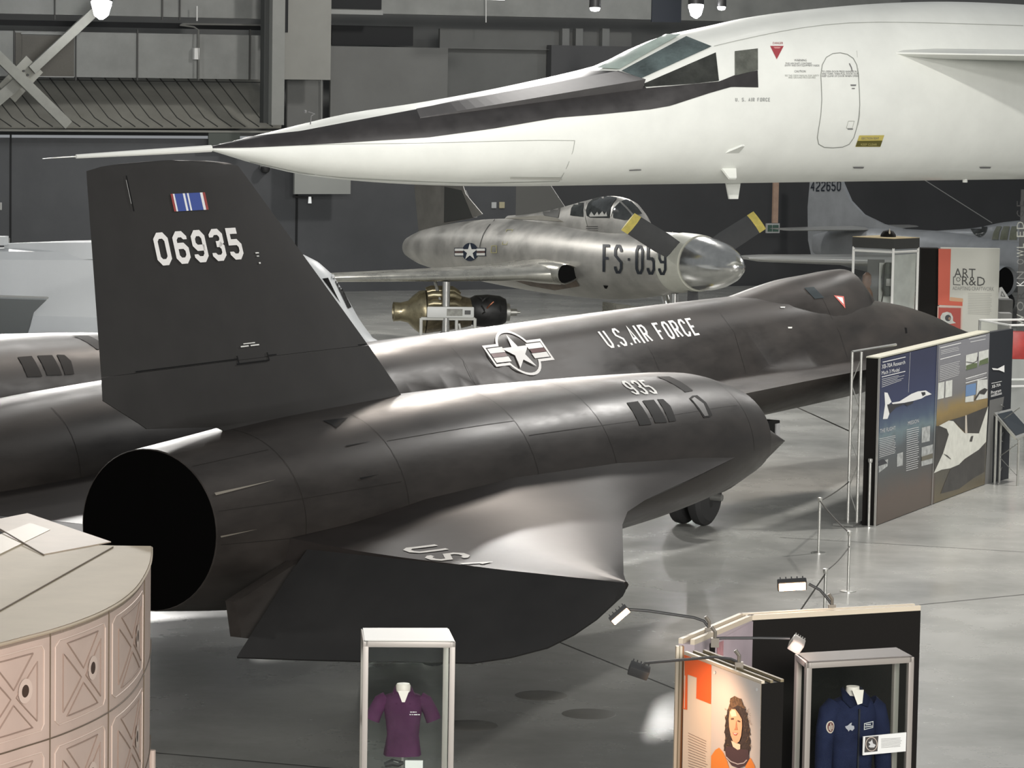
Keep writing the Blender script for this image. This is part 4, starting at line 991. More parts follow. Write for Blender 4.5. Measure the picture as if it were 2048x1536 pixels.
# stations: x forward from -16 (tail) to 0 (flat nose edge)
rings=[]
TT=[(-18,2.35),(-14,2.5),(-9,2.64),(-4.5,2.74),(-3.5,2.72),(-3.05,2.64),(-2.67,2.42),(-2.43,2.14),(-2.05,1.5),(-1.68,1.02),(-1.2,.88),(.7,.82)]
for i in range(70):
    x=-18+18.7*i/69; zt=SI(x,TT); hw=SI(x,[(-18,1.1),(-10,1.4),(-4,1.35),(-2,1.3),(-.5,.95),(.7,.3)]); zc=SI(x,[(-18,.95),(-4,.9),(.7,.78)]); zb=.62
    tw=SI(x,[(-18,.55),(-6,.62),(-3,.5),(-1.5,.3),(.7,.1)])
    r=[]
    top=[(hw,zc),(hw*.9,zc+.03),(max(tw,.02)*1.25,zc+(zt-zc)*.25),(tw*1.1,zc+(zt-zc)*.7),(tw*.95,zc+(zt-zc)*.88),(tw*.65,zc+(zt-zc)*.97),(tw*.2,zt)]
    r=[Vector((x,y,z)) for y,z in top]+[Vector((x,-y,z)) for y,z in reversed(top)]+[Vector((x,-hw*.9,zc-.06)),Vector((x,-hw*.5,zb)),Vector((x,hw*.5,zb)),Vector((x,hw*.9,zc-.06))]
    rings.append(r)
tbody=MB().loft(rings).build('fuselage',tg,tb,ang=28)
TB=bvh_of([tbody])
def tpx(off=.014): return px_map(TB,tb,[(0,0),(1,0),(1,1),(0,1)],off)
decal('windscreen_pane',vd,*poly2d([(664,552),(670,551),(702,615),(695,618)]),tpx(),tb,4)
decal('windscreen_pane',vd,*poly2d([(644,558),(655,556),(680,607),(672,596)]),tpx(),tb,4)
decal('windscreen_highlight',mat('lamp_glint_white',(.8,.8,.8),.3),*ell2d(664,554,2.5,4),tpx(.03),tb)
MB().box((-9.3,-.2,2.79),(.4,.3,.17)).build('antenna_box',tg,tb)
MB().loft([[Vector((x,y,z)) for y,z in ((-.62*k,2.5*k+(1-k)*2.3),(-.5*k,2.72+.1*k),(.5*k,2.72+.1*k),(.62*k,2.5))] for x,k in ((-9.2,.05),(-8,.7),(-7.2,1),(-6.8,.8))]).build('intake_hump',tg,tb,ang=30)
# canted tail and wings
for sg in (1,-1):
    # canted fin reaching out towards the gallery: bright leading edge, shaded face
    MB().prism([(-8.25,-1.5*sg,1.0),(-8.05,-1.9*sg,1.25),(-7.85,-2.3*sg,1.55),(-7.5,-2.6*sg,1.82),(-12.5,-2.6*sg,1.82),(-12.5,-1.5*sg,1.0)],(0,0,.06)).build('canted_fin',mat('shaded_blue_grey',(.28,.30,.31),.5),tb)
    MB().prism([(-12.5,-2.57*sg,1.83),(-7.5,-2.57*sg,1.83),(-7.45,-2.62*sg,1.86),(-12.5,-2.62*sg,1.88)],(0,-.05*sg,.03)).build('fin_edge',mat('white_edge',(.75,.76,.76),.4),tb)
for (x,y) in ((-3,0),(-12,1.0),(-12,-1.0)):
    MB().tube([(x,y,.75),(x,y,.3)],.07,10).build('gear_leg',alu,tb)
    MB().lathe([(.1,-.08),(.26,-.08),(.3,0),(.26,.08),(.1,.08)],(x,y,.3),(0,1,0),20).build('wheel',tyre,tb)
# ================================================================ DISPLAYS
class Fr:
    """a thing standing in the hall: root empty + pixel projection on its face plane"""
    def __init__(s,name,A,B,label,cat,root=None):
        s.A=Vector(A); s.d=(Vector(B)-Vector(A)); s.L=s.d.length; s.d.normalize(); s.n=Vector((s.d.y,-s.d.x,0))
        if s.n.dot(CAM-s.A)<0: s.n=-s.n
        s.root=root or empty(name,s.A,math.atan2(s.d.y,s.d.x),label,cat)
        s.inv=(Matrix.Translation(s.root.location)@Matrix.Rotation(s.root.rotation_euler.z,4,'Z')).inverted()
    def w2l(s,p): return s.inv@Vector(p)
    def px(s,x,y,off=.004): return s.w2l(atplane(x,y,s.A+s.n*off,s.n))
    def poly(s,name,m,pts,off=.004): return decal(name,m,*poly2d(pts),lambda x,y:s.px(x,y,off),s.root,smooth=False)
    def mesh(s,name,m,V,Fc,off=.004): return decal(name,m,V,Fc,lambda x,y:s.px(x,y,off),s.root,smooth=False)
    def tri4(s,c,V,w,h):
        out=[]
        for v in V:
            u=v.x/w; t=v.y/h; p=Vector(c[0])*(1-u)*(1-t)+Vector(c[1])*u*(1-t)+Vector(c[2])*u*t+Vector(c[3])*(1-u)*t; out.append(p)
        return out
    def text(s,name,m,txt,corners,off=.006):
        """fit text into a pixel quad BL,BR,TR,TL"""
        V,Fc=font_text(txt,1); x0=min(v.x for v in V);x1=max(v.x for v in V);y0=0;y1=max(v.y for v in V)
        V=[Vector((v.x-x0,v.y)) for v in V]; return s.mesh(name,m,s.tri4(corners,V,x1-x0,y1),Fc,off)
    def lines(s,name,m,corners,n,fill=.35,off=.006,ragged=.12):
        V=[];Fc=[]
        for i in range(n):
            y=(i+.5)/n; h=fill/n/2; x=1-random.random()*ragged; k=len(V)
            V+=[Vector((0,y-h)),Vector((x,y-h)),Vector((x,y+h)),Vector((0,y+h))]; Fc.append((k,k+1,k+2,k+3))
        return s.mesh(name,m,s.tri4(corners,V,1,1),Fc,off)
def grad(name,stops,axis=2,rough=.35):
    m=bpy.data.materials.new(name); m.use_nodes=True; nt=m.node_tree; b=nt.nodes['Principled BSDF']; b.inputs['Roughness'].default_value=rough
    tc=nt.nodes.new('ShaderNodeTexCoord'); sx=nt.nodes.new('ShaderNodeSeparateXYZ'); cr_=nt.nodes.new('ShaderNodeValToRGB'); mr=nt.nodes.new('ShaderNodeMapRange')
    lo,hi=stops[0][0],stops[-1][0]; mr.inputs[1].default_value=lo; mr.inputs[2].default_value=hi
    nt.links.new(tc.outputs['Object'],sx.inputs[0]); nt.links.new(sx.outputs[axis],mr.inputs[0])
    ns_=nt.nodes.new('ShaderNodeTexNoise'); ns_.inputs['Scale'].default_value=2.5; nt.links.new(tc.outputs['Object'],ns_.inputs['Vector'])
    ad=nt.nodes.new('ShaderNodeMath'); ad.operation='MULTIPLY_ADD'; ad.inputs[1].default_value=.12; nt.links.new(ns_.outputs['Fac'],ad.inputs[0]); nt.links.new(mr.outputs[0],ad.inputs[2])
    nt.links.new(ad.outputs[0],cr_.inputs[0]); el=cr_.color_ramp.elements
    el[0].position=0; el[0].color=stops[0][1]+(1,); el[1].position=1; el[1].color=stops[-1][1]+(1,)
    for z,c in stops[1:-1]: e=el.new((z-lo)/(hi-lo)); e.color=c+(1,)
    nt.links.new(cr_.outputs[0],b.inputs['Base Color']); return m
white=mat('print_white',(.72,.72,.70),.45); pblk=mat('panel_black',(.010,.009,.008),.6,spec=.12); alf=mat('aluminium_frame',(.55,.54,.51),.35,metal=.7)
steel=mat('brushed_steel',(.55,.55,.52),.3,metal=.8); txtw=mat('print_pale',(.5,.5,.5),.5); txtg=mat('print_grey',(.22,.22,.21),.5)
clear=glass('clear_acrylic',(.97,.99,.98),.005,.0); 
# ---- large photo board about the white aircraft
A=atz(1751,1052); B=atz(1969,969)
bd=Fr('information_board',A,B,'large freestanding photo board about the white bomber with a black left edge','board')
H=2.42; L=bd.L
tk=MB(); tk.bb((-.02,.0 if bd.w2l(A+bd.n).y<0 else -.2,0),(L+.02,.2 if bd.w2l(A+bd.n).y<0 else 0,H)); tk.build('board_core',pblk,bd.root,smooth=False)
yb=.2 if bd.w2l(A+bd.n).y<0 else -.2
MB().box((L/2,yb/2,H+.012),(L+.06,.2,.02)).build('top_trim',mat('trim_cream',(.42,.41,.33),.45),bd.root,smooth=False)
MB().box((-.03,0,H/2),(.02,.03,H)).build('edge_trim',alf,bd.root,smooth=False)
lp=grad('board_sky_print',[(0,(0.072,0.054,0.040)),(.5,(0.086,0.061,0.047)),(.8,(0.061,0.061,0.058)),(1.25,(0.079,0.090,0.097)),(1.42,(0.137,0.187,0.202)),(1.6,(0.065,0.094,0.144)),(1.85,(0.032,0.040,0.094)),(2.42,(0.025,0.029,0.065))])
xm=bd.px(1873,800,.004).x
MB().box((xm/2+.01,-math.copysign(.006,yb),H/2),(xm-.02,.01,H-.02)).build('left_print',lp,bd.root,smooth=False)
rp=grad('board_desert_print',[(0,(0.115,0.086,0.036)),(.5,(0.065,0.058,0.040)),(1.0,(0.072,0.065,0.050)),(1.30,(0.158,0.115,0.050)),(1.50,(0.259,0.180,0.065)),(1.62,(0.216,0.173,0.108)),(1.75,(0.158,0.155,0.155)),(2.42,(0.194,0.194,0.209))])
MB().box(((xm+L)/2,-math.copysign(.006,yb),H/2),(L-xm-.01,.01,H-.02)).build('right_print',rp,bd.root,smooth=False)
def c4(x,y): return (1700+x/3.491,640+y/3.491)
def P4(*l): return [c4(*q) for q in l]
O1=.014
bd.poly('printed_aircraft',white,P4((240,505),(262,508),(290,572),(270,590),(275,655),(262,690),(230,692),(245,590)),O1)
bd.poly('printed_aircraft',white,P4((290,578),(345,568),(430,515),(475,498),(530,492),(545,502),(570,518),(525,532),(500,548),(440,565),(380,578),(300,588)),O1+.002)
bd.poly('printed_aircraft_underside',mat('print_dark',(.03,.03,.035),.5),P4((260,590),(380,580),(445,568),(440,580),(400,600),(380,588),(320,610),(278,655)),O1+.004)
bd.poly('printed_cockpit',mat('print_dark',(.03,.03,.035)),P4((497,505),(525,502),(528,520),(508,532)),O1+.004)
bd.text('title_text',white,'XB-70A Research',P4((222,342),(385,305),(385,280),(222,312)),O1)
bd.text('title_text',white,'Mach 3 Model',P4((222,383),(345,358),(345,332),(222,357)),O1)
for a,b in (((228,295),(388,258)),((222,398),(386,358))): V,Fc=stroke([c4(*a),c4(*b)],1.5,False); bd.mesh('title_rule',white,V,Fc,O1)
bd.lines('caption_text',txtw,P4((222,475),(385,415),(385,372),(222,408)),5,.3,O1,.5)
bd.lines('body_text',txtw,P4((205,965),(320,930),(320,800),(205,825)),11,.3,O1)
bd.lines('body_text',txtw,P4((392,1060),(482,1035),(482,740),(396,760)),20,.3,O1)
bd.text('section_title',txtw,'THE FLIGHT',P4((210,790),(318,765),(318,740),(210,762)),O1)
bd.text('section_title',txtw,'MISSION',P4((405,735),(480,715),(480,690),(405,708)),O1)
lb=mat('print_photo_light',(.34,.35,.34),.5,nz=.4,ns=9)
for nm,q in (('photo_inset',((328,935),(370,922),(368,1015),(328,1025))),('photo_inset',((502,752),(560,738),(556,845),(500,858))),('photo_inset',((500,890),(580,868),(578,1000),(498,1022))),('photo_inset',((198,1000),(266,970),(262,1020),(200,1068)))):
    bd.poly(nm,lb,P4(*q),O1)
bd.poly('photo_inset_dark',mat('print_dark',(.03,.03,.035)),P4((200,985),(235,970),(262,1000),(230,1010),(200,1020)),O1+.003)
bd.poly('photo_inset_dark',mat('print_olive',(.12,.11,.08),.5),P4((500,955),(578,930),(577,965),(499,985)),O1+.003)
V,Fc=stroke([c4(421,225),c4(408,505)],.5,False); bd.mesh('print_fold_line',txtw,V,Fc,O1)
V,Fc=stroke([c4(613,165),c4(572,1295)],.8,False); bd.mesh('panel_joint',alf,V,Fc,O1+.01)
bd.poly('printed_big_aircraft',mat('print_offwhite',(.58,.58,.52),.5,nz=.12,ns=6),P4((585,1070),(650,930),(690,800),(675,760),(622,738),(690,702),(722,706),(760,750),(800,790),(900,792),(965,600),(950,850),(900,905),(800,970),(760,1010),(700,1035),(640,1045)),O1+.002)
dk2=mat('print_dark_brown',(.045,.042,.038),.5,nz=.3,ns=3)
bd.poly('printed_shadow_ground',dk2,P4((690,702),(800,670),(962,605),(900,790),(815,788),(770,750),(725,708)),O1)
bd.poly('printed_shadow_ground',dk2,P4((600,740),(640,742),(685,770),(688,800),(650,930),(610,1020),(588,1060),(595,900)),O1)
bd.poly('printed_shadow_ground',dk2,P4((632,1212),(700,1040),(760,1010),(800,975),(945,860),(940,1060),(860,1105),(760,1180)),O1)
bd.poly('printed_fin',mat('print_offwhite2',(.5,.45,.38),.5),P4((805,665),(815,665),(820,790),(803,790)),O1+.004)
bd.poly('printed_detail',dk2,P4((650,932),(680,945),(708,972),(700,970),(675,952)),O1+.006)
bd.poly('printed_detail',dk2,P4((845,812),(862,808),(852,850),(835,848)),O1+.006)
bd.lines('body_text',txtw,P4((625,430),(770,385),(772,280),(628,318)),9,.3,O1)
bd.lines('body_text',txtw,P4((635,245),(770,212),(770,180),(635,210)),3,.3,O1)
for a,b in (((630,195),(775,160)),((630,275),(772,238)),((808,410),(955,368)),((808,440),(955,400))): V,Fc=stroke([c4(*a),c4(*b)],1.5,False); bd.mesh('title_rule',white,V,Fc,O1)
bd.lines('side_title',txtw,P4((830,140),(960,112),(960,100),(830,128)),1,.5,O1)
bd.lines('side_title',txtw,P4((840,160),(950,138),(950,126),(840,148)),1,.5,O1)
bd.lines('body_text',txtw,P4((812,425),(950,388),(950,378),(812,415)),2,.4,O1)
for q in (((810,245),(890,226),(888,325),(808,345)),((900,222),(968,205),(966,300),(898,320)),((617,440),(660,430),(655,545),(612,555)),((668,428),(715,418),(712,532),(664,543)),((890,420),(960,415),(960,545),(880,560))): bd.poly('photo_inset',mat('print_paper',(.55,.56,.52),.5,nz=.15,ns=8),P4(*q),O1)
bd.poly('photo_inset_sky',mat('print_sky',(.13,.22,.38),.5),P4((810,455),(880,440),(878,520),(806,535)),O1)
bd.poly('photo_inset_base',mat('print_paper',(.5,.5,.5)),P4((806,537),(865,525),(863,568),(804,575)),O1)
bd.poly('photo_inset_dark',dk2,P4((865,560),(905,495),(940,475),(962,485),(940,520),(905,515),(880,555)),O1+.004)
for q in (((812,318),(860,302),(888,300),(888,330),(812,350)),((905,285),(965,262),(966,300),(900,318))): bd.poly('photo_inset_ground',mat('print_field',(.10,.13,.06),.5),P4(*q),O1+.003)
V,Fc=stroke([c4(812,292),c4(860,300),c4(888,285),c4(892,255)],1.3,False); bd.mesh('photo_inset_dark',dk2,V,Fc,O1+.005)
# folded right wing of the board
B2=atz(1970,969); C2=atz(1987,968)
bw=Fr('x',B2,C2,None,None,root=bd.root)
wA=bd.w2l(B2); d2=bd.w2l(atz(2003,962.5)); 
pw=[Vector((wA.x,wA.y,0)),Vector((wA.x,wA.y,H))]
cA=bd.inv@atz(1969.5,969); 
def topz(px,py,p): # height of pixel above ground point p
    c,d=ray(px,py); return c.z+d.z*((p.y-c.y)/d.y)
wB=atz(1996,962.5)
wb=MB(); a0=bd.w2l(B2); b0=bd.w2l(wB); dv=(b0-a0).normalized()
b0=a0+dv*.95; n_=Vector((dv.y,-dv.x,0))*.1
wb.prism([a0,b0,b0+Vector((0,0,H)),a0+Vector((0,0,H))],n_ if n_.y>0 else -n_); wb.build('folded_wing',mat('wing_print_dark',(.022,.024,.028),.5,spec=.2),bd.root,smooth=False)
wf=Fr('x',B2,B2+(wB-B2),None,None,root=bd.root)
wf.poly('wing_lower_print',mat('wing_print_grey',(.12,.12,.115),.5),P4((975,560),(1076,535),(1062,640),(1003,665),(990,1145),(940,1150)),.008)
wf.text('wing_title',white,'XB-70A',P4((990,478),(1052,460),(1052,440),(990,455)),.012)
wf.text('wing_title',white,'Program',P4((985,520),(1055,500),(1055,478),(985,496)),.012)
for a,b in (((987,443),(1060,428)),((984,528),(1060,508)),((984,536),(1060,516))): V,Fc=stroke([c4(*a),c4(*b)],.9,False); wf.mesh('title_rule',white,V,Fc,.012)
wf.poly('printed_white_delta',white,P4((990,335),(1030,340),(1078,315),(1078,365),(1040,350),(1000,348)),.012)
# slim aluminium frame standing behind the board
fr=Fr('truss_frame',atz(1722,1045),atz(1742,1036),'slim aluminium frame with wire bracing behind the black board edge','frame')
p0=bd.w2l(A)
bk0=A-bd.n*.42-bd.d*.10; bk1=A-bd.n*.30+bd.d*.9
for nm,b_ in (('frame_post',A-bd.n*.40-bd.d*.06),('frame_post',A-bd.n*.28-bd.d*.01)):
    q=fr.w2l(b_); MB().tube([(q.x,q.y,0),(q.x,q.y,2.5)],.022,8).build(nm,mat('post_grey',(.35,.35,.33),.4,metal=.5),fr.root)
q=fr.w2l(A-bd.n*.40-bd.d*.06); q2=fr.w2l(A-bd.n*.25+bd.d*1.5); q3=fr.w2l(A-bd.n*.28-bd.d*.01)
MB().tube([(q.x,q.y,2.5),(q2.x,q2.y,2.5)],.02,8).build('top_rail',steel,fr.root)
tw=MB()
for k in range(6): z=.15+.38*k; tw.tube([(q.x,q.y,z),(q3.x,q3.y,z+.36)] if k%2 else [(q3.x,q3.y,z),(q.x,q.y,z+.36)],.008,5)
tw.build('bracing_wire',alu,fr.root)
MB().box((q.x,q.y,.02),(.5,.3,.03)).build('foot_plate',alu,fr.root)
# tablet stand to the right
T0=atz(1990,968); T1=atz(2036,975)
ts=empty('tablet_stand',T0,0,'sloped black screen on a bright metal truss stand, right of the photo board','stand')
def tl(p): return Vector(p)-T0
h0=topz(1992,830,T0); 
for i,(x,y,ty) in enumerate(((1989,968,832),(1998,966,845),(2035,972,880),(2017,945,850))):
    p=atz(x,y); zt=topz(x,ty,p); MB().tube([tl((p.x,p.y,0)),tl((p.x,p.y,zt))],.02,8).build('leg',steel,ts)
tw=MB(); P_=[tl(atz(1998,966)),tl(atz(2035,972)),tl(atz(2017,945))]
for k in range(4):
    z=.15+.28*k
    for a,b in ((0,1),(2,0)): tw.tube([P_[a]+Vector((0,0,z)),P_[b]+Vector((0,0,z+.26))] if k%2 else [P_[b]+Vector((0,0,z)),P_[a]+Vector((0,0,z+.26))],.007,5)
tw.build('truss_wire',alu,ts)
pts=[aty(1986,829,T0.y+.15),aty(2020,821,T0.y+.55),aty(2062,868,T0.y+.25),aty(2030,880,T0.y-.25)]
pts=[tl(p) for p in pts]; nn=(pts[1]-pts[0]).cross(pts[3]-pts[0]).normalized(); nn=nn if nn.z>0 else -nn
MB().prism(pts,nn*.04).build('tray',steel,ts,smooth=False)
cc=sum(pts,Vector((0,0,0)))/4; ins=[cc+(p-cc)*.84+nn*.046 for p in pts]; MB().add(ins,[(0,1,2,3)]).build('screen',mat('screen_black',(.02,.025,.03),.12),ts,smooth=False)
# clear acrylic cabinet at the right edge, with red object inside
C0=atz(2012,905); cb=empty('acrylic_cabinet',C0,R(20),'clear case with bright metal edges at the right edge above the tablet stand','display case')
kw=1.6; kd=1.1; kh=topz(1992,650,C0)
for x,y in ((0,0),(kw,0),(0,kd),(kw,kd)): MB().box((x,y,kh/2),(.035,.035,kh)).build('corner_post',alf,cb,smooth=False)
for a,b in (((0,0),(kw,0)),((0,0),(0,kd)),((kw,0),(kw,kd)),((0,kd),(kw,kd))):
    for z in (kh,kh*.52): MB().tube([(a[0],a[1],z),(b[0],b[1],z)],.02,6).build('edge_rail',mat('edge_white',(.8,.8,.77),.3),cb)
for a,b in (((0,0),(kw,0)),((0,0),(0,kd))): MB().add([(a[0],a[1],0),(b[0],b[1],0),(b[0],b[1],kh),(a[0],a[1],kh)],[(0,1,2,3)]).build('glass_pane',clear,cb,smooth=False)
R0=aty(2034,690,61); rp_=MB(); rp_.box((0,0,0),(.26,.2,.5)); ro_=rp_.build('red_canister',mat('canister_red',(.42,.04,.035),.4,nz=.2,ns=6),bevel=.03)
MB().box((0,0,-R0.z/2-.12),(.3,.25,R0.z-.25)).build('pedestal',mat('pedestal_grey',(.3,.3,.29),.5),ro_,smooth=False)
ro_.location=R0; tag(ro_,'bright red box seen through the clear case at the right edge','box')
# ---- stanchions and ropes
def stanchion(base,h,label):
    g=empty('stanchion',base,0,label,'stanchion','barrier posts')
    MB().lathe([(.10,0),(.10,.012),(.03,.02)],(0,0,0),(0,0,1),20).build('base',steel,g)
    MB().tube([(0,0,.01),(0,0,h)],.019,12).build('post',steel,g)
    MB().lathe([(.024,h-.05),(.032,h-.03),(.032,h+.005),(.01,h+.012)],(0,0,0),(0,0,1),14).build('cap',steel,g)
    return g
S1=atz(1637,1106); S2=atz(1696,1183); S4=atz(1737,1054)
S3=atz(1648,1268)
h1=topz(1640,996,S1); h2=topz(1697,1063,S2)
stanchion(S1,h1,'thin metal barrier post standing left of the photo board'); stanchion(S2,h2,'thin metal barrier post standing in front of the photo board'); stanchion(S3,h2,'thin metal barrier post rising behind the black exhibit wall'); stanchion(S4,.98,'thin metal barrier post touching the black edge of the photo board')
def rope(a,b,sag,label):
    a=Vector(a);b=Vector(b); pts=[a+(b-a)*t-Vector((0,0,sag*4*t*(1-t))) for t in [i/10 for i in range(11)]]
    tag(MB().tube(pts,.009,6).build('barrier_rope',mat('rope_dark',(.05,.048,.042),.7)),label,'rope','barrier cords')
up_=lambda p,h: Vector((p.x,p.y,h))
rope(up_(S1,h1-.04),up_(S2,h2-.02),.02,'dark cord between the two barrier posts left of the photo board')
rope(up_(S1,h1-.04),A-bd.n*.40-bd.d*.06+Vector((0,0,.62)),.02,'dark cord from a barrier post to the frame behind the board')
rope(up_(S2,h2*.75),up_(S3,h2-.02),.03,'dark cord from the front barrier post towards the exhibit wall')
rope(up_(S3,h2-.05),atz(1600,1222,.35),.0,'dark cord running down behind the exhibit wall')
rope(atz(1575,806,1.0),A-bd.n*.40-bd.d*.06+Vector((0,0,1.35)),.0,'dark cord from beneath the black jet nose to the frame behind the board')

# ---- walled exhibit at lower right
ZT=2.27
kA=atz(1368.4,1307.7,ZT); kB=atz(1522.9,1367.6,ZT); kC=atz(1567.5,1363.8,ZT); kP=atz(1357,1287,ZT); kQ=atz(1478,1236,ZT); kQi=atz(1509,1241,ZT); kR=atz(1825,1216,ZT)
g0=Vector((kA.x,kA.y,0)); G=lambda p,z=None: Vector((p.x,p.y,p.z if z is None else z))
ex=Fr('exhibit_wall',G(kA,0),G(kB,0),'angled exhibit wall with woman in orange suit printed on its front panel','exhibit')
el=lambda p: ex.w2l(p)
ivm=mat('rail_ivory',(.62,.54,.42),.45)
def wallseg(name,a,b,th,m,z0=0,z1=ZT,side=1):
    a=el(G(a,0)); b=el(G(b,0)); d=(b-a).normalized(); n=Vector((-d.y,d.x,0))*th*side
    return MB().prism([Vector((a.x,a.y,z0)),Vector((b.x,b.y,z0)),Vector((b.x,b.y,z1)),Vector((a.x,a.y,z1))],n).build(name,m,ex.root,smooth=False)
# front panel block (face A-B, end B-C)
e1=el(G(kA,0)); e2=el(G(kB,0)); e3=el(G(kC,0)); ex_d=(e3-e2)
MB().prism([Vector((e1.x,e1.y,0)),Vector((e2.x,e2.y,0)),Vector((e3.x,e3.y,0)),Vector((e1.x+ex_d.x*.9,e1.y+ex_d.y*.9,0))],(0,0,ZT)).build('panel_core',pblk,ex.root,smooth=False)
for t0,t1,m in ((.0,.14,ivm),(.86,1.0,mat('rail_bronze',(.22,.18,.11),.5)),(.40,.52,mat('rail_bronze',(.2,.2,.2)))):
    q=[e1+ex_d*t0,e2+ex_d*t0,e2+ex_d*t1,e1+ex_d*t1]; MB().prism([Vector((p.x,p.y,ZT)) for p in q],(0,0,.02)).build('top_rail',m,ex.root,smooth=False)
cream=mat('graphic_cream',(.72,.62,.50),.5); orr=mat('graphic_orange_red',(.75,.13,.03),.5)
def c5(x,y): return (1340+x/6.507,1300+y/6.507)
def P5(*l): return [c5(*q) for q in l]
k=.006
ex.poly('graphic_panel',cream,P5((185,52),(1190,442),(1168,1640),(158,1640)),k)
ex.poly('graphic_portrait_ground',mat('graphic_pale_grey',(.60,.56,.52),.5),P5((540,195),(1180,445),(1166,1640),(532,1640)),k+.003)
ex.poly('graphic_red_block',orr,P5((185,60),(540,196),(530,705),(340,630),(348,360),(228,318),(222,778),(166,765),(190,300)),k+.004)
ex.poly('graphic_red_line',mat('graphic_cream',(.7,.6,.5)),P5((190,330),(200,333),(192,760),(182,757)),k+.006)
ex.lines('body_text',mat('graphic_text_brown',(.32,.22,.17),.5),[c5(235,1560),c5(490,1640),c5(490,1180),c5(235,1060)],14,.18,k+.004,.15)
hair=mat('print_hair_dark',(.045,.032,.028),.6,nz=.5,ns=60); hairb=mat('print_hair_brown',(.22,.14,.07),.6,nz=.6,ns=60); skin=mat('print_skin',(.72,.42,.26),.5); skl=mat('print_skin_light',(.85,.66,.5),.5)
rnd=random.Random(3)
def blob(pts,n=60,amp=14,seed=1):
    r=random.Random(seed); out=[]; m=len(pts)
    for i in range(m):
        a=pts[i];b=pts[(i+1)%m]; q=max(1,int(math.dist(a,b)/28))
        for j in range(q): t=j/q; out.append((a[0]+(b[0]-a[0])*t+r.uniform(-amp,amp),a[1]+(b[1]-a[1])*t+r.uniform(-amp,amp)))
    return out
ex.poly('portrait_hair',hair,P5(*blob([(800,690),(880,640),(960,720),(1005,830),(1035,980),(1040,1150),(1045,1330),(1000,1400),(760,1400),(700,1300),(710,1150),(720,950),(735,800)],amp=12)),k+.006)
ex.poly('portrait_hair_light',mat('print_hair_warm',(.13,.08,.045),.6,nz=.8,ns=45),P5(*blob([(790,640),(850,600),(920,640),(980,740),(960,770),(900,720),(840,740),(790,780),(755,800),(760,720)],amp=12,seed=4)),k+.007)
ex.poly('portrait_jacket',mat('print_orange',(.80,.26,.05),.5),P5((640,1270),(690,1330),(740,1440),(800,1640),(530,1640),(535,1380),(590,1300)),k+.008)
ex.poly('portrait_jacket',mat('print_orange',(.8,.26,.05)),P5((1045,1400),(1100,1500),(1120,1640),(960,1640),(985,1500)),k+.008)
ex.poly('portrait_collar',mat('print_collar',(.075,.045,.05),.5),P5((735,1250),(800,1260),(920,1290),(1020,1300),(1030,1420),(985,1500),(900,1540),(800,1500),(730,1400),(715,1300)),k+.009)
V,Fc=stroke([c5(*q) for q in ((730,1390),(790,1450),(880,1485),(960,1470),(1000,1430))],2,False); ex.mesh('portrait_collar_ring',mat('print_ring',(.5,.45,.45),.5),V,Fc,k+.011)
ex.poly('portrait_neck',skl,P5((795,1180),(915,1230),(912,1290),(880,1300),(820,1260)),k+.010)
ex.poly('portrait_face',skin,P5((775,800),(800,765),(850,770),(895,830),(935,900),(938,1000),(925,1120),(900,1190),(865,1215),(820,1190),(790,1110),(770,1000),(765,900)),k+.012)
ex.poly('portrait_face_light',skl,P5((780,810),(815,775),(850,790),(870,860),(800,870)),k+.013)
for q in (((790,888),(828,884),(830,904),(795,908)),((880,912),(915,925),(912,942),(878,930))): ex.poly('portrait_eye',mat('print_eye',(.12,.06,.04),.5),P5(*q),k+.014)
ex.poly('portrait_nose',mat('print_skin_shade',(.5,.22,.12),.5),P5((862,910),(872,1000),(880,1040),(835,1040),(850,1010)),k+.014)
ex.poly('portrait_mouth',mat('print_mouth',(.5,.1,.08),.5),P5((812,1070),(850,1085),(885,1078),(860,1110),(835,1108)),k+.015)
ex.poly('portrait_smile',white,P5((822,1078),(850,1088),(875,1083),(858,1097),(838,1096)),k+.016)
cs=[]
for i in range(46):
    side=rnd.random(); y=rnd.uniform(640,1280); cx=1000+rnd.uniform(-35,40)+(y-700)*.06 if side>.35 else 735+rnd.uniform(-25,20); 
    if y<760: cx=rnd.uniform(780,980)
    cs.append(ring2d(c5(cx,y)[0],c5(cx,y)[1],rnd.uniform(1.2,2.6),.5,10,rnd.uniform(0,3),rnd.uniform(4,6)))
ex.mesh('portrait_curls',hairb,*merge2d(*cs),k+.0095)
for x,y in ((575,295),(1130,515)): ex.mesh('panel_fixing',white,*ell2d(*c5(x,y),2.2,3.2),k+.012)
# left upright with stripes
for i,(x0,x1,m) in enumerate(((1353,1358.5,ivm),(1358.5,1360.5,mat('rail_bronze',(.2,.2,.2))),(1360.5,1365,ivm),(1365,1368.5,mat('rail_rust',(.28,.13,.05),.5)))):
    a=atz(x0,1293,ZT); b=atz(x1,1293,ZT); wallseg('upright_strip',a,b,.05,m)
# rear walls
th=.13
wallseg('rear_wall',kP,kQ,th,mat('wall_lilac',(.42,.36,.38),.6,nz=.06,ns=2),side=-1)
wallseg('rear_wall_black',kQ,kR,th,pblk,side=-1)
for a,b in ((kP,kQ),(kQ,kR)):
    for o0,w_ in ((0,.035),(.095,.035)):
        a_=el(G(a,0)); b_=el(G(b,0)); d=(b_-a_).normalized(); n=-Vector((-d.y,d.x,0)); MB().prism([Vector((p.x,p.y,ZT)) for p in (a_+n*o0,b_+n*o0,b_+n*(o0+w_),a_+n*(o0+w_))],(0,0,.04)).build('top_rail',ivm,ex.root,smooth=False)
lw=Fr('x',G(kP,0),G(kQ,0),None,None,root=ex.root)
def c6(x,y): return (1330+x/6.606,1190+y/6.606)
nl=.135
lw.poly('dark_gap',pblk,[c6(595,640),c6(660,600),c6(660,830),c6(590,800)],nl)
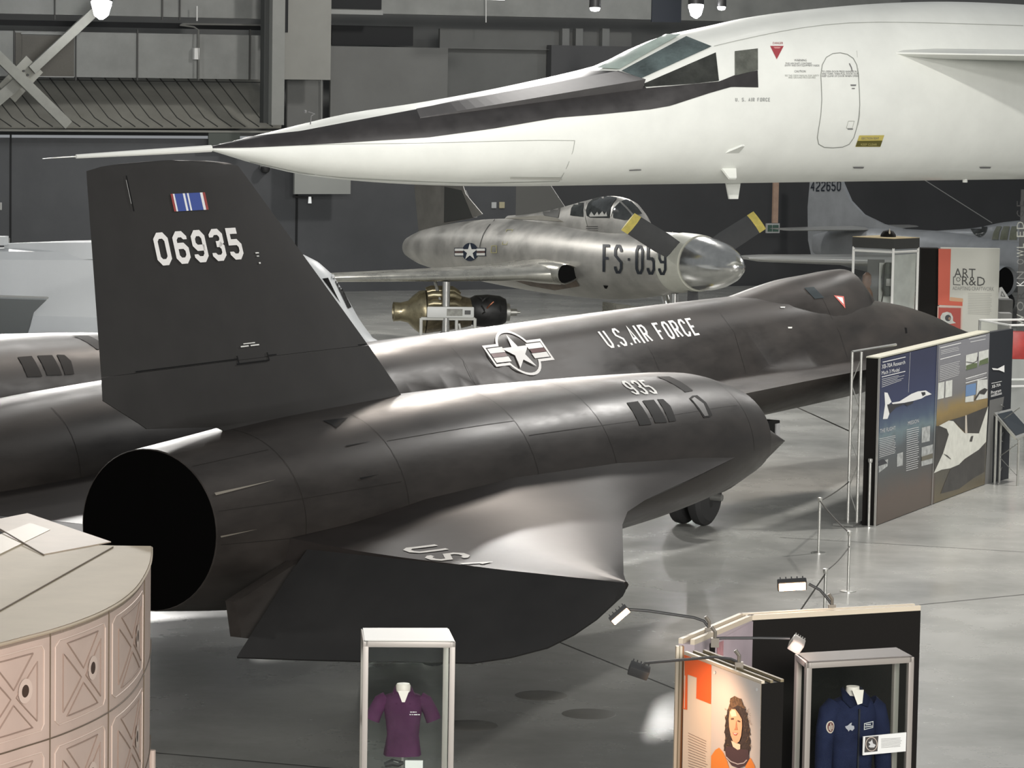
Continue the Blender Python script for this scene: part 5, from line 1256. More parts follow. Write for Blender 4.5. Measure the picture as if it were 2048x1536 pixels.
lw.poly('lilac_graphic',mat('graphic_lilac',(.45,.38,.41),.5,nz=.08,ns=3),[c6(665,620),c6(1195,330),c6(1190,1030),c6(660,840)],nl)
lw.poly('pink_photo',mat('graphic_pink',(.38,.20,.21),.5,nz=.35,ns=9),[c6(690,640),c6(775,600),c6(770,810),c6(690,800)],nl+.004)
# arm lamps clamped to the exhibit walls
def armlamp(pts,head,hs,rot,lit,label,hd=None):
    p0=Vector(pts[0]); g=empty('arm_lamp',p0,0,label,'lamp','arm lamps on the exhibit walls')
    L_=lambda p: Vector(p)-p0
    MB().tube([L_(p) for p in pts],.011,7).build('arm',mat('lamp_black',(.03,.03,.03)),g)
    c=MB(); c.box((0,0,-.03),(.06,.05,.07)); c.tube([(0,0,0),(0,0,.05),(-.03,0,.09)],.014,8); c.build('clamp',mat('clamp_grey',(.2,.18,.15),.45,metal=.4),g,smooth=False)
    hm=mat('lamp_silver',(.55,.53,.48),.3,metal=.7) if hd=='silver' else mat('lamp_black',(.03,.03,.03))
    M=Matrix.Rotation(R(rot),3,'Y')@Matrix.Rotation(R(25),3,'X'); c=L_(head)
    b=MB().box(c,(hs[0],hs[2],hs[1]),M).build('lamp_head',hm,g,bevel=.008)
    f=MB(); 
    for i in range(5): f.box(c+M@Vector(((i-2)*hs[0]/5.2,hs[2]*.55,0)),(.008,.05,hs[1]*.9),M)
    f.build('cooling_fins',hm,b,smooth=False)
    if lit: MB().box(c+M@Vector((0,-hs[2]*.5-.004,0)),(hs[0]*.9,.008,hs[1]*.75),M).build('lit_tube',mat('halogen_glow',(1,.62,.34),.3,emit=28),b,smooth=False)
    return g
def at_y(px,py,p,dy=0): return aty(px,py,p.y+dy)
k1=atz(1418,1256,ZT+.05)
armlamp([k1,at_y(1408,1242,k1),at_y(1388,1235,k1),at_y(1300,1222,k1),at_y(1250,1218,k1)],at_y(1239,1229,k1),(.17,.055,.06),-42,True,'lit lamp on a long arm reaching left over the floor from the exhibit wall')
k2=atz(1664,1210,ZT+.05)
armlamp([k2,at_y(1655,1197,k2),at_y(1640,1180,k2),at_y(1618,1168,k2)],at_y(1584,1169,k2),(.235,.085,.06),-4,True,'bright glowing lamp above the black exhibit wall')
k3=atz(1478,1325,ZT+.05)
armlamp([k3,at_y(1462,1318,k3),at_y(1430,1314,k3),at_y(1290,1326,k3,-.1),at_y(1284,1334,k3,-.1)],at_y(1278,1341,k3,-.1),(.15,.075,.09),18,False,'dark unlit lamp head on an arm crossing the front panel')
k4=atz(1430,1277,ZT+.05)
armlamp([k4,at_y(1445,1276,k4),at_y(1520,1276,k4),at_y(1580,1277,k4)],at_y(1593,1289,k4),(.10,.09,.10),30,False,'silver lamp head on an arm in front of the black wall',hd='silver')

# ---- display cases
def tcase(name,corners,z,label,top_m,glass_m,bar=.045,bd_=None,rail=alf):
    """corners: photo pixels of the top FL,FR,BR,BL at height z"""
    W=[atz(x,y,z) for x,y in corners]; c=sum(W,Vector((0,0,0)))/4
    fl,fr_,br_,bl_=W; d=(fr_-fl); d.z=0
    g=empty(name,(c.x,c.y,0),math.atan2(d.y,d.x),label,'display case')
    iv=(Matrix.Translation(g.location)@Matrix.Rotation(g.rotation_euler.z,4,'Z')).inverted()
    q=[iv@w for w in W]; w=(q[1].x-q[0].x+q[2].x-q[3].x)/2/2; dd=(q[2].y-q[1].y+q[3].y-q[0].y)/2/2
    C_=[Vector((p.x*(1-bar/2/abs(p.x)),p.y*(1-bar/2/abs(p.y)),0)) for p in q]
    for p in C_: MB().box((p.x,p.y,(z+.85)/2),(bar,bar,z-.85)).build('corner_post',rail,g,bevel=.006)
    for i in range(4):
        a=C_[i]; b=C_[(i+1)%4]; dv=b-a; ang=math.atan2(dv.y,dv.x)
        MB().box(((a.x+b.x)/2,(a.y+b.y)/2,z-bar/2),(dv.length+bar,bar,bar),Matrix.Rotation(ang,3,'Z')).build('top_rail',rail,g,bevel=.006)
        MB().box(((a.x+b.x)/2,(a.y+b.y)/2,(z+.85)/2-bar/2),(dv.length-bar,.006,z-.85-bar),Matrix.Rotation(ang,3,'Z')).build('glass_pane',glass_m,g,smooth=False)
    if top_m: MB().prism([Vector((p.x*.96,p.y*.93,z+.001)) for p in q],(0,0,.008)).build('lid',top_m,g,smooth=False)
    MB().box((0,0,.425),(2*w,2*dd,.85)).build('plinth',bd_ or mat('plinth_taupe',(.3,.27,.25),.6),g,bevel=.01)
    return g,w,dd
c1,w1,d1=tcase('display_case',[(726,1283),(911,1284.5),(898,1257),(722,1257)],2.1,'slim clear case holding the purple polo shirt','' or mat('lid_frosted_white',(.62,.62,.58),.5),clear,rail=mat('case_frame_warm',(.40,.37,.34),.45,metal=.25))
c2,w2,d2_=tcase('display_case',[(1614,1326),(1829,1314),(1795,1296),(1589,1308)],2.16,'taller clear case holding the dark blue flight suit before the black wall',mat('lid_dark_grey',(.16,.145,.135),.5),clear,rail=mat('case_frame_warm2',(.34,.31,.28),.45,metal=.25))
# half-torso forms
def torso(root_loc,rz,st,sleeve,m,name,label,cat,neck_m,yo=0):
    """st: (z,halfwidth,halfdepth) bottom to top"""
    g=empty(name,root_loc,rz,label,cat)
    rings=[]
    n=36
    for z,w,d in st:
        r=[]
        for k in range(n):
            t=2*PI*k/n; c=math.cos(t);s=math.sin(t); fold=1+.03*math.sin(t*7+z*9)*(1 if z<.35 else .3)
            r.append(Vector((w*math.copysign(abs(c)**.8,c)*fold,d*math.copysign(abs(s)**.85,s)*fold,z)))
        rings.append(r)
    body=MB().loft(rings,cap=True)
    o=body.build('garment_body',m,g,ang=70)
    for sx in (-1,1):
        MB().tube([Vector((sx*p[0],p[1],p[2])) for p in sleeve[0]],sleeve[1],16).build('sleeve',m,g,ang=70)
    return g
pur=mat('purple_cotton',(.062,.018,.052),.8,spec=.08,nz=.25,ns=8,bump=.25,bs=22)
PC=c1.location; 
zb=topz(805,1510,Vector((PC.x,PC.y,0)))
s_=.0038
sh=torso((PC.x-.025,PC.y,zb),c1.rotation_euler.z,[(0,.148,.085),(.04,.143,.088),(.16,.126,.088),(.28,.136,.098),(.40,.158,.104),(.46,.160,.098),(.485,.135,.08),(.505,.075,.055),(.512,.06,.05)],
   ([(.13,0,.455),(.175,-.005,.43),(.215,-.012,.36),(.245,-.02,.285)],[.058,.062,.06,.062]),pur,'polo_shirt','purple short-sleeved polo shirt on a white bust form in the slim case','shirt',None)
nk=mat('form_white',(.75,.68,.62),.5)
MB().lathe([(.05,.44),(.056,.50),(.058,.56),(.05,.575),(.01,.578)],(0,0,0),(0,0,1),24).build('bust_form',nk,sh)
co=MB()
for sx in (-1,1):
    co.add([Vector((sx*.062,-.02,.53)),Vector((sx*.012,-.085,.455)),Vector((sx*.055,-.102,.43)),Vector((sx*.095,-.06,.49)),Vector((sx*.075,.03,.535)),Vector((sx*.06,.04,.555))],[(0,1,2,3),(0,3,4,5)])
o=co.build('collar',mat('purple_collar',(.06,.017,.05),.8,spec=.08),sh); md=o.modifiers.new('s','SOLIDIFY'); md.thickness=.006
MB().add([Vector((-.045,-.075,.53)),Vector((.045,-.075,.53)),Vector((.008,-.106,.435)),Vector((-.006,-.106,.435))],[(0,1,2,3)]).build('neck_opening',nk,sh,smooth=False)
MB().box((0,-.104,.40),(.028,.006,.09)).build('placket',mat('purple_collar',(.1,.1,.1)),sh,smooth=False)
V,Fc=merge2d(*[rect2d(x,0,x+w,.007) for x,w in ((0,.02),(.025,.03),(.06,.012))]); o=decal('embroidery',white,V,Fc,lambda x,y: Vector((.055+x*.7,-.115,.365+y)),sh)
V,Fc=merge2d(*[rect2d(x,0,x+w,.007) for x,w in ((0,.012),(.018,.01),(.034,.03),(.068,.014))]); o=decal('embroidery',white,V,Fc,lambda x,y: Vector((.05+x*1.0,-.116,.345+y)),sh)
MB().tube([(0,0,-.35),(0,0,.06)],.012,8).build('stand_rod',alu,sh)
cp=MB().box((0,0,0),(.14,.02,.1)).build('caption_card',white,smooth=False); q=aty(828,1533,PC.y-.1); cp.location=q; tag(cp,'small white caption card below the purple shirt','card')
gv=empty('folded_cloth',aty(792,1530,PC.y-.08),0,'dark folded gloves lying below the purple shirt','gloves'); 
MB().tube([(-.09,0,0),(-.03,0,.02),(.02,0,.01),(.06,0,.02)],[.02,.03,.026,.012],10).build('glove',mat('glove_black',(.02,.02,.02),.7),gv)
MB().tube([(-.02,-.02,.035),(.02,-.02,.025)],.004,6).build('buckle',steel,gv)
# flight suit
FC=c2.location; navyc=mat('navy_cloth',(.014,.018,.045),.85,spec=.08,nz=.3,ns=5,bump=.3,bs=14)
zb2=topz(1710,1536,Vector((FC.x,FC.y,0)))-.25
rel=lambda h: h
fs=torso((FC.x+.0,FC.y,zb2),c2.rotation_euler.z,[(0,.15,.1),(.1,.155,.105),(.3,.165,.11),(.5,.185,.115),(.66,.20,.115),(.74,.195,.105),(.785,.15,.085),(.81,.08,.06),(.82,.06,.05)],
   ([(.15,0,.745),(.205,-.01,.70),(.235,-.02,.58),(.25,-.03,.40),(.262,-.05,.16),(.268,-.06,-.05)],[.075,.078,.072,.068,.062,.056]),navyc,'flight_suit','dark blue flight suit with sleeve patch on a white form in the taller case','suit',None)
MB().lathe([(.05,.74),(.055,.82),(.05,.885),(.01,.89)],(0,0,0),(0,0,1),24).build('bust_form',nk,fs)
co=MB()
for sx in (-1,1):
    co.add([Vector((sx*.066,-.03,.85)),Vector((sx*.012,-.105,.765)),Vector((sx*.075,-.12,.745)),Vector((sx*.12,-.07,.80)),Vector((sx*.09,.03,.87)),Vector((sx*.062,.04,.88))],[(0,1,2,3),(0,3,4,5)])
o=co.build('collar',mat('navy_collar',(.011,.014,.034),.85,spec=.08),fs); md=o.modifiers.new('s','SOLIDIFY'); md.thickness=.008
MB().add([Vector((-.05,-.085,.875)),Vector((.05,-.085,.87)),Vector((.02,-.125,.775)),Vector((-.02,-.125,.765))],[(0,1,2,3)]).build('neck_opening',nk,fs,smooth=False)
MB().box((0,-.118,.38),(.014,.01,.70)).build('zip',mat('zip_dark',(.008,.009,.015),.5),fs,smooth=False)
FR_=bvh_of([c for c in fs.children if c.name.startswith(('garment_body','sleeve'))])
def fsp(cx,cz,off=.01):
    def fn(x,y):
        h=FR_.ray_cast(Vector((cx+x,-1,cz+y)),Vector((0,1,0))); return None if h[0] is None else h[0]-Vector((0,off,0))
    return fn
patch=mat('patch_pale',(.5,.42,.36),.6)
decal('sleeve_patch',patch,*ring2d(0,0,.03,.009,28,ry=.043),fsp(-.232,.60),fs)
decal('sleeve_patch_centre',mat('patch_red_brown',(.12,.03,.03),.6),*ell2d(0,0,.026,.04),fsp(-.232,.60,.008),fs)
decal('sleeve_patch_marks',patch,*merge2d(rect2d(-.004,-.03,.004,.03),rect2d(-.016,-.02,-.008,.01),rect2d(.008,-.016,.016,.014)),fsp(-.232,.60,.012),fs)
decal('chest_badge',mat('patch_grey_blue',(.35,.34,.38),.5),*poly2d([(-.04,.006),(-.02,.012),(.0,.03),(.012,.035),(.008,.014),(.03,.008),(.034,-.012),(.018,-.03),(.0,-.02),(-.012,-.034),(-.02,-.02),(-.032,-.01)]),fsp(-.075,.595),fs)
decal('name_tag_border',mat('patch_white',(.6,.58,.58),.5),*stroke([(-.042,-.02),(.042,-.012),(.042,.034),(-.042,.026)],.006,True),fsp(.085,.59),fs)
decal('name_tag_line',mat('patch_white',(.6,.6,.6)),*merge2d(rect2d(-.036,-.004,.036,.003),rect2d(-.03,.012,.02,.02)),fsp(.085,.59),fs)
# caption card on the case glass
W=[atz(x,y,2.16) for x,y in ((1614,1326),(1829,1314))]
cf=Fr('caption_sign',G(W[0],0),G(W[1],0),'white caption card with a round dark emblem on the flight suit case front','sign')
def c7(x,y): return (1560+x/6,1280+y/6)
def P7(*l): return [c7(*q) for q in l]
a_=[cf.px(*c7(*q),.01) for q in ((985,1380),(1500,1332),(1508,1105),(992,1155))]
MB().prism(a_,cf.w2l(cf.A+cf.n*.012)-cf.w2l(cf.A)).build('card',white,cf.root,smooth=False)
cf.poly('emblem_square',mat('print_dark_grey',(.05,.045,.042),.5),P7((1013,1350),(1170,1335),(1182,1152),(1025,1165)),.026)
cf.mesh('emblem_ring',patch,*ring2d(*c7(1098,1250),11.2,1.3,32,ry=13.5),.03)
cf.poly('emblem_figure',mat('print_pale',(.5,.5,.5)),P7((1060,1225),(1090,1215),(1105,1190),(1115,1240),(1150,1260),(1130,1290),(1080,1290),(1062,1275),(1085,1255)),.03)
cf.lines('caption_text',txtg,[c7(1215,1300),c7(1465,1282),c7(1465,1165),c7(1215,1180)],7,.28,.028,.1)
# card must hang on the case: thin bracket behind it
# ---- beige ribbed drum at lower left
ZD=2.6
rimpx=[(302,1092),(301.5,1110),(298,1128),(288,1150),(270,1176),(240,1201),(200,1223),(150,1243),(100,1259),(50,1272),(0,1285),(-60,1297),(-130,1308)]
rim=[atz(x,y,ZD) for x,y in rimpx]; far=[atz(226,1091,ZD),atz(-130,1075,ZD)]
dr=empty('equipment_drum',(rim[0].x-1,rim[0].y-2,0),0,'big beige drum-shaped module with X-embossed side panels, cut by the left edge','module')
dl=lambda p: Vector(p)-dr.location
bg=mat('beige_paint',(.46,.395,.30),.6,spec=.2,nz=.05,ns=3); bg2=mat('beige_panel',(.52,.42,.36),.5,nz=.06,ns=2)
def zz(p,z): return Vector((p.x,p.y,z))
# refine rim with Catmull-Rom
def cr_path(P,n=5):
    out=[]
    for i in range(len(P)-1):
        p0=P[max(i-1,0)];p1=P[i];p2=P[i+1];p3=P[min(i+2,len(P)-1)]
        for j in range(n):
            t=j/n; out.append(.5*((2*p1)+(p2-p0)*t+(2*p0-5*p1+4*p2-p3)*t*t+(3*p1-p0-3*p2+p3)*t**3))
    return out+[P[-1]]
rimf=cr_path(rim,5)
sd=MB(); nR=len(rimf); sd.add([dl(zz(p,0)) for p in rimf]+[dl(zz(p,ZD)) for p in rimf],[(i,i+1,nR+i+1,nR+i) for i in range(nR-1)]); sd.build('side_wall',bg2,dr,ang=60)
tp=MB(); poly=[dl(zz(p,ZD)) for p in rimf]+[dl(zz(far[1],ZD)),dl(zz(far[0],ZD))]
tp.prism(poly,(0,0,-.05)); tp.build('top_deck',bg,dr,smooth=False)
bkf2=MB(); q=[far[1],far[0],rimf[0]]; bkf2.add([dl(zz(p,0)) for p in q]+[dl(zz(p,ZD)) for p in q],[(0,1,4,3),(1,2,5,4)]); bkf2.build('rear_wall',bg2,dr,smooth=False)
# seam, inner facets
sm=mat('seam_brown',(.12,.09,.06),.6)
sl=[dl(atz(226,1094,ZD+.006)),dl(atz(0,1221,ZD+.006)),dl(atz(-100,1275,ZD+.006))]; MB().tube(sl,.006,5).build('deck_seam',sm,dr)
MB().tube([dl(atz(0,1058,ZD+.03)),dl(atz(88,1110,ZD+.006))],.006,5).build('deck_seam',sm,dr)
hatch=MB(); hp=[dl(atz(x,y,ZD)) for x,y in ((55,1028),(222,1085),(88,1110),(-30,1045))]; hatch.prism(hp,(0,0,.008)); hatch.build('deck_hatch',mat('beige_shade',(.40,.33,.26),.55,nz=.06,ns=3),dr,smooth=False)
hatch=MB(); hp=[dl(atz(x,y,ZD)) for x,y in ((-60,1095),(60,1048),(100,1062),(-60,1140))]; hatch.prism(hp,(0,0,.012)); hatch.build('deck_strip',mat('beige_light',(.42,.36,.275),.5),dr,smooth=False)
# side coordinates: arc length s from the right end, z
cum=[0]
for a,b in zip(rimf,rimf[1:]): cum.append(cum[-1]+(b-a).length)
def sidep(s,z,off=0):
    s=max(0,min(cum[-1]-1e-4,s))
    for i in range(len(cum)-1):
        if s<=cum[i+1]:
            t=(s-cum[i])/(cum[i+1]-cum[i]); p=rimf[i].lerp(rimf[i+1],t); d=(rimf[i+1]-rimf[i]).normalized(); n=Vector((-d.y,d.x,0)); 
            if n.dot(CAM-p)<0 and False: n=-n
            n=n if (n.x>0 or n.y<0) else -n
            return dl(Vector((p.x,p.y,z))+n*off)
def s_at(px,py):   # invert a rim pixel
    best=min(range(len(rimf)),key=lambda i:(atz(px,py,ZD)-rimf[i]).length); return cum[best]
sv=[cum[0]+.02,s_at(288,1150),s_at(222,1213),s_at(100,1259),s_at(-60,1297),cum[-1]]
zrow=[ZD-.02,1.82,1.02,.22]
def spath(mb,pts,r,cl=False):
    P=[]
    m=pts+[pts[0]] if cl else pts
    for (a,za),(b,zb_) in zip(m,m[1:]):
        k=max(2,int(abs(a-b)/.06)+2)
        for j in range(k): t=j/k; P.append(sidep(a+(b-a)*t,za+(zb_-za)*t,.004))
    P.append(sidep(*m[-1],.004)); mb.tube(P,r,5)
# vertical and horizontal seams
for s in sv[1:-1]:
    mb=MB(); spath(mb,[(s,0.02),(s,ZD-.03)],.006); mb.build('side_seam',sm,dr)
for z in zrow[1:]:
    mb=MB(); spath(mb,[(.02,z),(cum[-1]-.02,z)],.006); mb.build('side_seam',sm,dr)
mb=MB(); spath(mb,[(.0,ZD-.015),(cum[-1]-.01,ZD-.015)],.012); mb.build('rim_lip',bg,dr)
groove=mat('groove_brown',(.28,.21,.17),.6); ridge=mat('ridge_pale',(.60,.50,.43),.5)
for ci in range(1,4):
    a,b=sv[ci]+.03,sv[ci+1]-.03
    if b-a<.1: continue
    for ri in range(2):
        zt,zb_=zrow[ri]-.05,zrow[ri+1]+.05; w=b-a; h=zt-zb_; U=lambda u,v:(a+w*u,zb_+h*v)
        p=MB(); spath(p,[U(.06,.1),U(.1,.04),U(.9,.04),U(.96,.1),U(.96,.9),U(.9,.96),U(.1,.96),U(.06,.9)],.005,True)
        fr0=p.build('embossed_frame',ridge,dr)
        for tri in ([U(.16,.16),U(.46,.47),U(.16,.80)],[U(.84,.16),U(.54,.47),U(.84,.80)],[U(.22,.10),U(.5,.40),U(.78,.10)],[U(.22,.90),U(.5,.56),U(.78,.90)]):
            p=MB(); spath(p,tri,.0055,True); p.build('embossed_rib',groove,fr0)
        # round port
        cu,cz_=U(.34,.52); ringp=MB(); rr0,rr1=.045,.088; N=24; vs=[];fs_=[]
        for k in range(N):
            t=2*PI*k/N
            vs.append(sidep(cu+rr0*math.cos(t)*1.0,cz_+rr0*1.0*math.sin(t),.012)); vs.append(sidep(cu+rr1*math.cos(t),cz_+rr1*math.sin(t),.012))
        for k in range(N): j=(k+1)%N; fs_.append((2*k,2*k+1,2*j+1,2*j))
        MB().add(vs,fs_).build('port_ring',ridge,dr,smooth=False)
        MB().add([vs[2*k] for k in range(N)],[tuple(range(N))]).build('port_hole',mat('port_dark',(.05,.03,.02),.7),dr,smooth=False)
po=MB(); p=atz(303,1536,1.1); q=aty(304,1500,rimf[0].y-.3); po.tube([dl((q.x,q.y,0)),dl((q.x,q.y,q.z))],.03,8); po.build('corner_stub',bg2,dr)

# ---- aero engine on a white stand, mid distance
EY=74.0
e0=aty(912,624,EY); en=empty('display_engine',(e0.x,e0.y,0),R(8),'bronze and black turboprop engine behind the black jet, exhaust at left','engine')
ze=e0.z; brz=mat('engine_bronze',(.33,.29,.19),.32,metal=.75,nz=.25,ns=6,rv=.08); ebl=mat('engine_black',(.02,.02,.02),.45,nz=.5,ns=8)
def X(px): return (px-912)/F*EY
MB().lathe([(.0,X(850)),(.47,X(848)),(.46,X(838)),(.36,X(826)),(.24,X(815)),(.2,X(800)),(.215,X(786)),(.19,X(785)),(.17,X(800)),(.05,X(810))],(0,0,ze),(1,0,0),32).build('exhaust_cone',brz,en)
MB().lathe([(.47,X(850)),(.42,X(880)),(.36,X(920)),(.3,X(942))],(0,0,ze),(1,0,0),28).build('engine_casing',mat('casing_bronze',(.2,.17,.11),.4,metal=.6,nz=.5,ns=7),en)
MB().lathe([(.28,X(940)),(.34,X(950)),(.36,X(975)),(.33,X(1000)),(.26,X(1012))],(0,0,ze+.03),(1,0,0),22).build('gearbox',ebl,en)
MB().lathe([(.2,X(1010)),(.19,X(1020)),(.08,X(1022)),(.075,X(1035)),(.03,X(1036)),(.03,X(1042))],(0,0,ze),(1,0,0),18).build('propeller_shaft',steel,en)
for dy,dz,r in ((-.25,.36,.09),(-.1,.44,.08),(-.36,.18,.09),(.1,.46,.08)):
    MB().tube([(X(852),dy,ze+dz),(X(862),dy,ze+dz+.03),(X(905),dy,ze+dz+.02),(X(918),dy*.9,ze+dz-.05)],[r*.8,r,r,r*.7],12).build('combustor_tube',brz,en)
rn2=random.Random(5)
for k in range(12):
    x=rn2.uniform(X(945),X(1005)); a=rn2.uniform(-.4,3.4); p=Vector((x,-.34*math.cos(a-.6),ze+.34*math.sin(a))); q=Vector((x+rn2.uniform(-.2,.2),-.4*math.cos(a),ze+.36*math.sin(a+.5)))
    MB().tube([p,(p+q)/2*1.0+Vector((0,-.04,.02)),q],.018,6).build('engine_pipe',rn2.choice([ebl,ebl,steel,mat('pipe_copper',(.35,.14,.08),.4,metal=.7)]),en)
es=empty('engine_stand',(e0.x,e0.y-.5,0),R(8),'white tube stand with a long caption plate in front of the engine','stand')
wt=mat('stand_white',(.68,.68,.64),.45)
for px in (842,913,950): MB().tube([(X(px),-.1,0),(X(px),-.1,aty(912,636,EY-.5).z)],.035,8).build('leg',wt,es)
zr=aty(912,637,EY-.5).z; MB().tube([(X(842),-.1,zr),(X(950),-.1,zr)],.035,8).build('rail',wt,es)
MB().tube([(X(918),-.1,zr-.1),(X(935),-.05,.1)],.025,6).build('brace',wt,es)
zp=aty(900,624,EY-.6).z; MB().box((X(900),-.16,zp),(X(947)-X(853),.04,.24)).build('caption_plate',mat('plate_white',(.72,.73,.71),.4),es,bevel=.03)
MB().box((X(908),-.185,zp),(.34,.01,.15)).build('plate_photo',mat('plate_photo_grey',(.3,.3,.27),.5,nz=.3,ns=12),es,smooth=False)
MB().box((X(934),-.185,zp),(.13,.01,.09)).build('plate_logo',mat('plate_logo_dark',(.08,.08,.08),.5),es,smooth=False)

# ---- exhibits at the right, mid distance
EY2=73.0
def fp(name,x0,y0,x1,y1,Y,d,m,label,cat,base=True,root=None,rz=0,nm=None):
    a=aty(x0,y1,Y); b=aty(x1,y0,Y); g=root or empty(name,((a.x+b.x)/2,Y,0),rz,label,cat); w=b.x-a.x
    z0=0 if base else a.z
    o=MB().box(((a.x+b.x)/2-g.location.x,d/2+Y-g.location.y,(z0+b.z)/2),(w,d,b.z-z0)).build(nm or 'panel',m,g,smooth=False); return g
bp_=fp('exhibit_panel',1838,497,1879,640,EY2+.3,.4,pblk,'plain black exhibit panel between the acrylic case and the ART panel','panel')
ar=fp('exhibit_panel',1877,497,2000,660,EY2,.12,mat('graphic_offwhite',(.60,.60,.54),.5),'off-white panel headed ART and R&D with a red stripe down its left','panel')
rr_=mat('graphic_red',(.62,.10,.05),.5)
af=Fr('x',(ar.location.x-.6,EY2,0),(ar.location.x+.6,EY2,0),None,None,root=ar)
af.poly('red_stripe',rr_,[(1877,497.5),(1902,498),(1899,601),(1925,603),(1925,612),(1876,610)],.006)
af.poly('orange_fade',mat('graphic_orange_fade',(.60,.35,.2),.5),[(1900,594),(1926,597),(1926,604),(1900,602)],.008)
af.poly('photo_red',mat('graphic_red_dark',(.42,.06,.04),.5),[(1877,615),(1922,616),(1921,660),(1876,655)],.012)
V,Fc=stroke([(1875.5,640),(1876,613),(1924,614),(1923,662)],1.8,False); af.mesh('photo_border',mat('graphic_pink_border',(.7,.5,.42),.5),V,Fc,.014)
af.poly('photo_helmet',mat('print_paper',(.5,.5,.5)),[(1881,633),(1885,626),(1894,623.5),(1902,626),(1906,634),(1906,642),(1912,646),(1900,648),(1888,644),(1881,638)],.015)
af.mesh('photo_visor',mat('print_dark',(.03,.03,.03)),*ell2d(1896,636,6,6.5),.017)
af.mesh('photo_eye',mat('photo_skin',(.3,.2,.13),.5),*ell2d(1899,637,2.4,3),.019)
tk_=mat('print_black',(.05,.05,.045),.5)
af.text('title_text',tk_,'ART',[(1908,555),(1951,556),(1951,537.5),(1908,536.5)],.008)
af.text('title_text',tk_,'R&D',[(1924,570),(1970,572),(1970,554),(1924,552.5)],.008)
V,Fc=stroke([(1907,553),(1907,569),(1921,570)],1.6,False); af.mesh('title_frame',tk_,V,Fc,.008)
af.text('title_text',tk_,'O',[(1912,563),(1921,563.5),(1921,554.5),(1912,554)],.008)
af.text('subtitle_text',txtg,'ADAPTING CRAFTWORK',[(1905,580),(1988,582),(1988,574),(1905,573)],.008)
af.lines('body_text',mat('print_mid_grey',(.42,.42,.38),.5),[(1936,629),(1984,631),(1984,586),(1936,585)],13,.3,.008,.1)
# acrylic suit case
sc_=empty('display_case',(aty(1770,600,EY2).x,EY2,0),R(2),'square clear case with a dark roof slab and figures inside, left of the ART panel','display case')
yc=EY2; 
def SP(px,py,Y): p=aty(px,py,Y); return Vector((p.x-sc_.location.x,p.y-sc_.location.y,p.z))
fc_=SP(1785,497,yc-.7); lc=SP(1704,490,yc-.1); rc=SP(1839,494,yc-.1); bc_=SP(1762,475,yc+.6)
zt_=fc_.z; 
def sl3(p,z): return Vector((p.x,p.y,z))
slab=[sl3(lc,0),sl3(fc_,0),sl3(rc,0),sl3(bc_,0)]
topz_=SP(1785,486,yc-.7).z
MB().prism([sl3(p,zt_-.02) for p in slab],(0,0,.22)).build('roof_slab',mat('slab_charcoal',(.045,.046,.044),.5),sc_,smooth=False)
MB().prism([sl3(p*1.0,zt_+.20) for p in slab],(0,0,.012)).build('roof_lining',mat('lining_tan',(.45,.36,.2),.5,nz=.2,ns=5),sc_,smooth=False)
MB().lathe([(.17,0),(.16,.06),(.11,.13),(.0,.16)],(.03,.0,zt_+.2),(0,0,1),20).build('roof_dome',pblk,sc_)
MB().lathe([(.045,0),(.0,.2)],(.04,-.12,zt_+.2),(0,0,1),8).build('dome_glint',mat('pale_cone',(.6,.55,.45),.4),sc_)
for p in slab[:3]: MB().box(sl3(p*.96,zt_/2),(.05,.05,zt_)).build('corner_post',mat('edge_white',(.8,.8,.8)),sc_,smooth=False)
for a,b in ((slab[0],slab[1]),(slab[1],slab[2])):
    MB().tube([sl3(a*.96,zt_-.08),sl3(b*.96,zt_-.08)],.03,6).build('top_rail',mat('edge_white',(.8,.8,.8)),sc_)
    MB().add([sl3(a*.95,0),sl3(b*.95,0),sl3(b*.95,zt_),sl3(a*.95,zt_)],[(0,1,2,3)]).build('glass_pane',glass('hazy_acrylic',(.93,.95,.94),.12,.08),sc_,smooth=False)
MB().prism([sl3(slab[1]*.86+slab[2]*.02,0),sl3(slab[2]*.9,0),sl3(slab[2]*.9,zt_-.14),sl3(slab[1]*.86+slab[2]*.02,zt_-.14)],(0,.04,0)).build('backing_board',mat('board_pale',(.68,.69,.66),.5,nz=.12,ns=3),sc_,smooth=False)
MB().box((-.20,.1,1.25),(.36,.04,2.3)).build('backing_board',mat('board_grey',(.13,.135,.135),.5),sc_,smooth=False)
MB().box((.02,-.05,1.22),(.34,.04,2.24)).build('backing_board',mat('board_pale',(.5,.5,.5)),sc_,smooth=False)
hg=empty('harness',(sc_.location.x+.03,sc_.location.y-.32,0),0,'dark strapped harness pack hanging inside the square clear case','harness')
MB().loft([[Vector((w*math.cos(t),.08*math.sin(t),z)) for t in [2*PI*k/16 for k in range(16)]] for z,w in ((1.65,.10),(1.8,.15),(2.05,.16),(2.3,.13),(2.36,.08))]).build('pack',mat('pack_grey_green',(.09,.1,.09),.6,nz=.4,ns=8),hg)
for x in (-.12,.12): MB().tube([(x*.8,-.06,2.35),(x,-.09,2.1),(x,-.08,1.7),(x*1.3,-.05,1.4)],.014,6).build('strap',mat('strap_dark',(.03,.03,.03),.6),hg)
MB().box((0,-.13,1.95),(.14,.04,.16)).build('buckle_plate',mat('buckle_grey',(.3,.3,.28),.4),hg,bevel=.01)
mk=empty('mannequin',(sc_.location.x-.42,sc_.location.y-.2,0),0,'tan leather-clad form at the left inside the square clear case','mannequin')
MB().loft([[Vector((w*math.cos(t),w*.8*math.sin(t),z)) for t in [2*PI*k/14 for k in range(14)]] for z,w in ((1.2,.08),(1.5,.15),(1.7,.13),(1.82,.07),(1.9,.10),(2.08,.09),(2.14,.03))]).build('form',mat('leather_tan',(.22,.13,.09),.6,nz=.5,ns=5),mk)
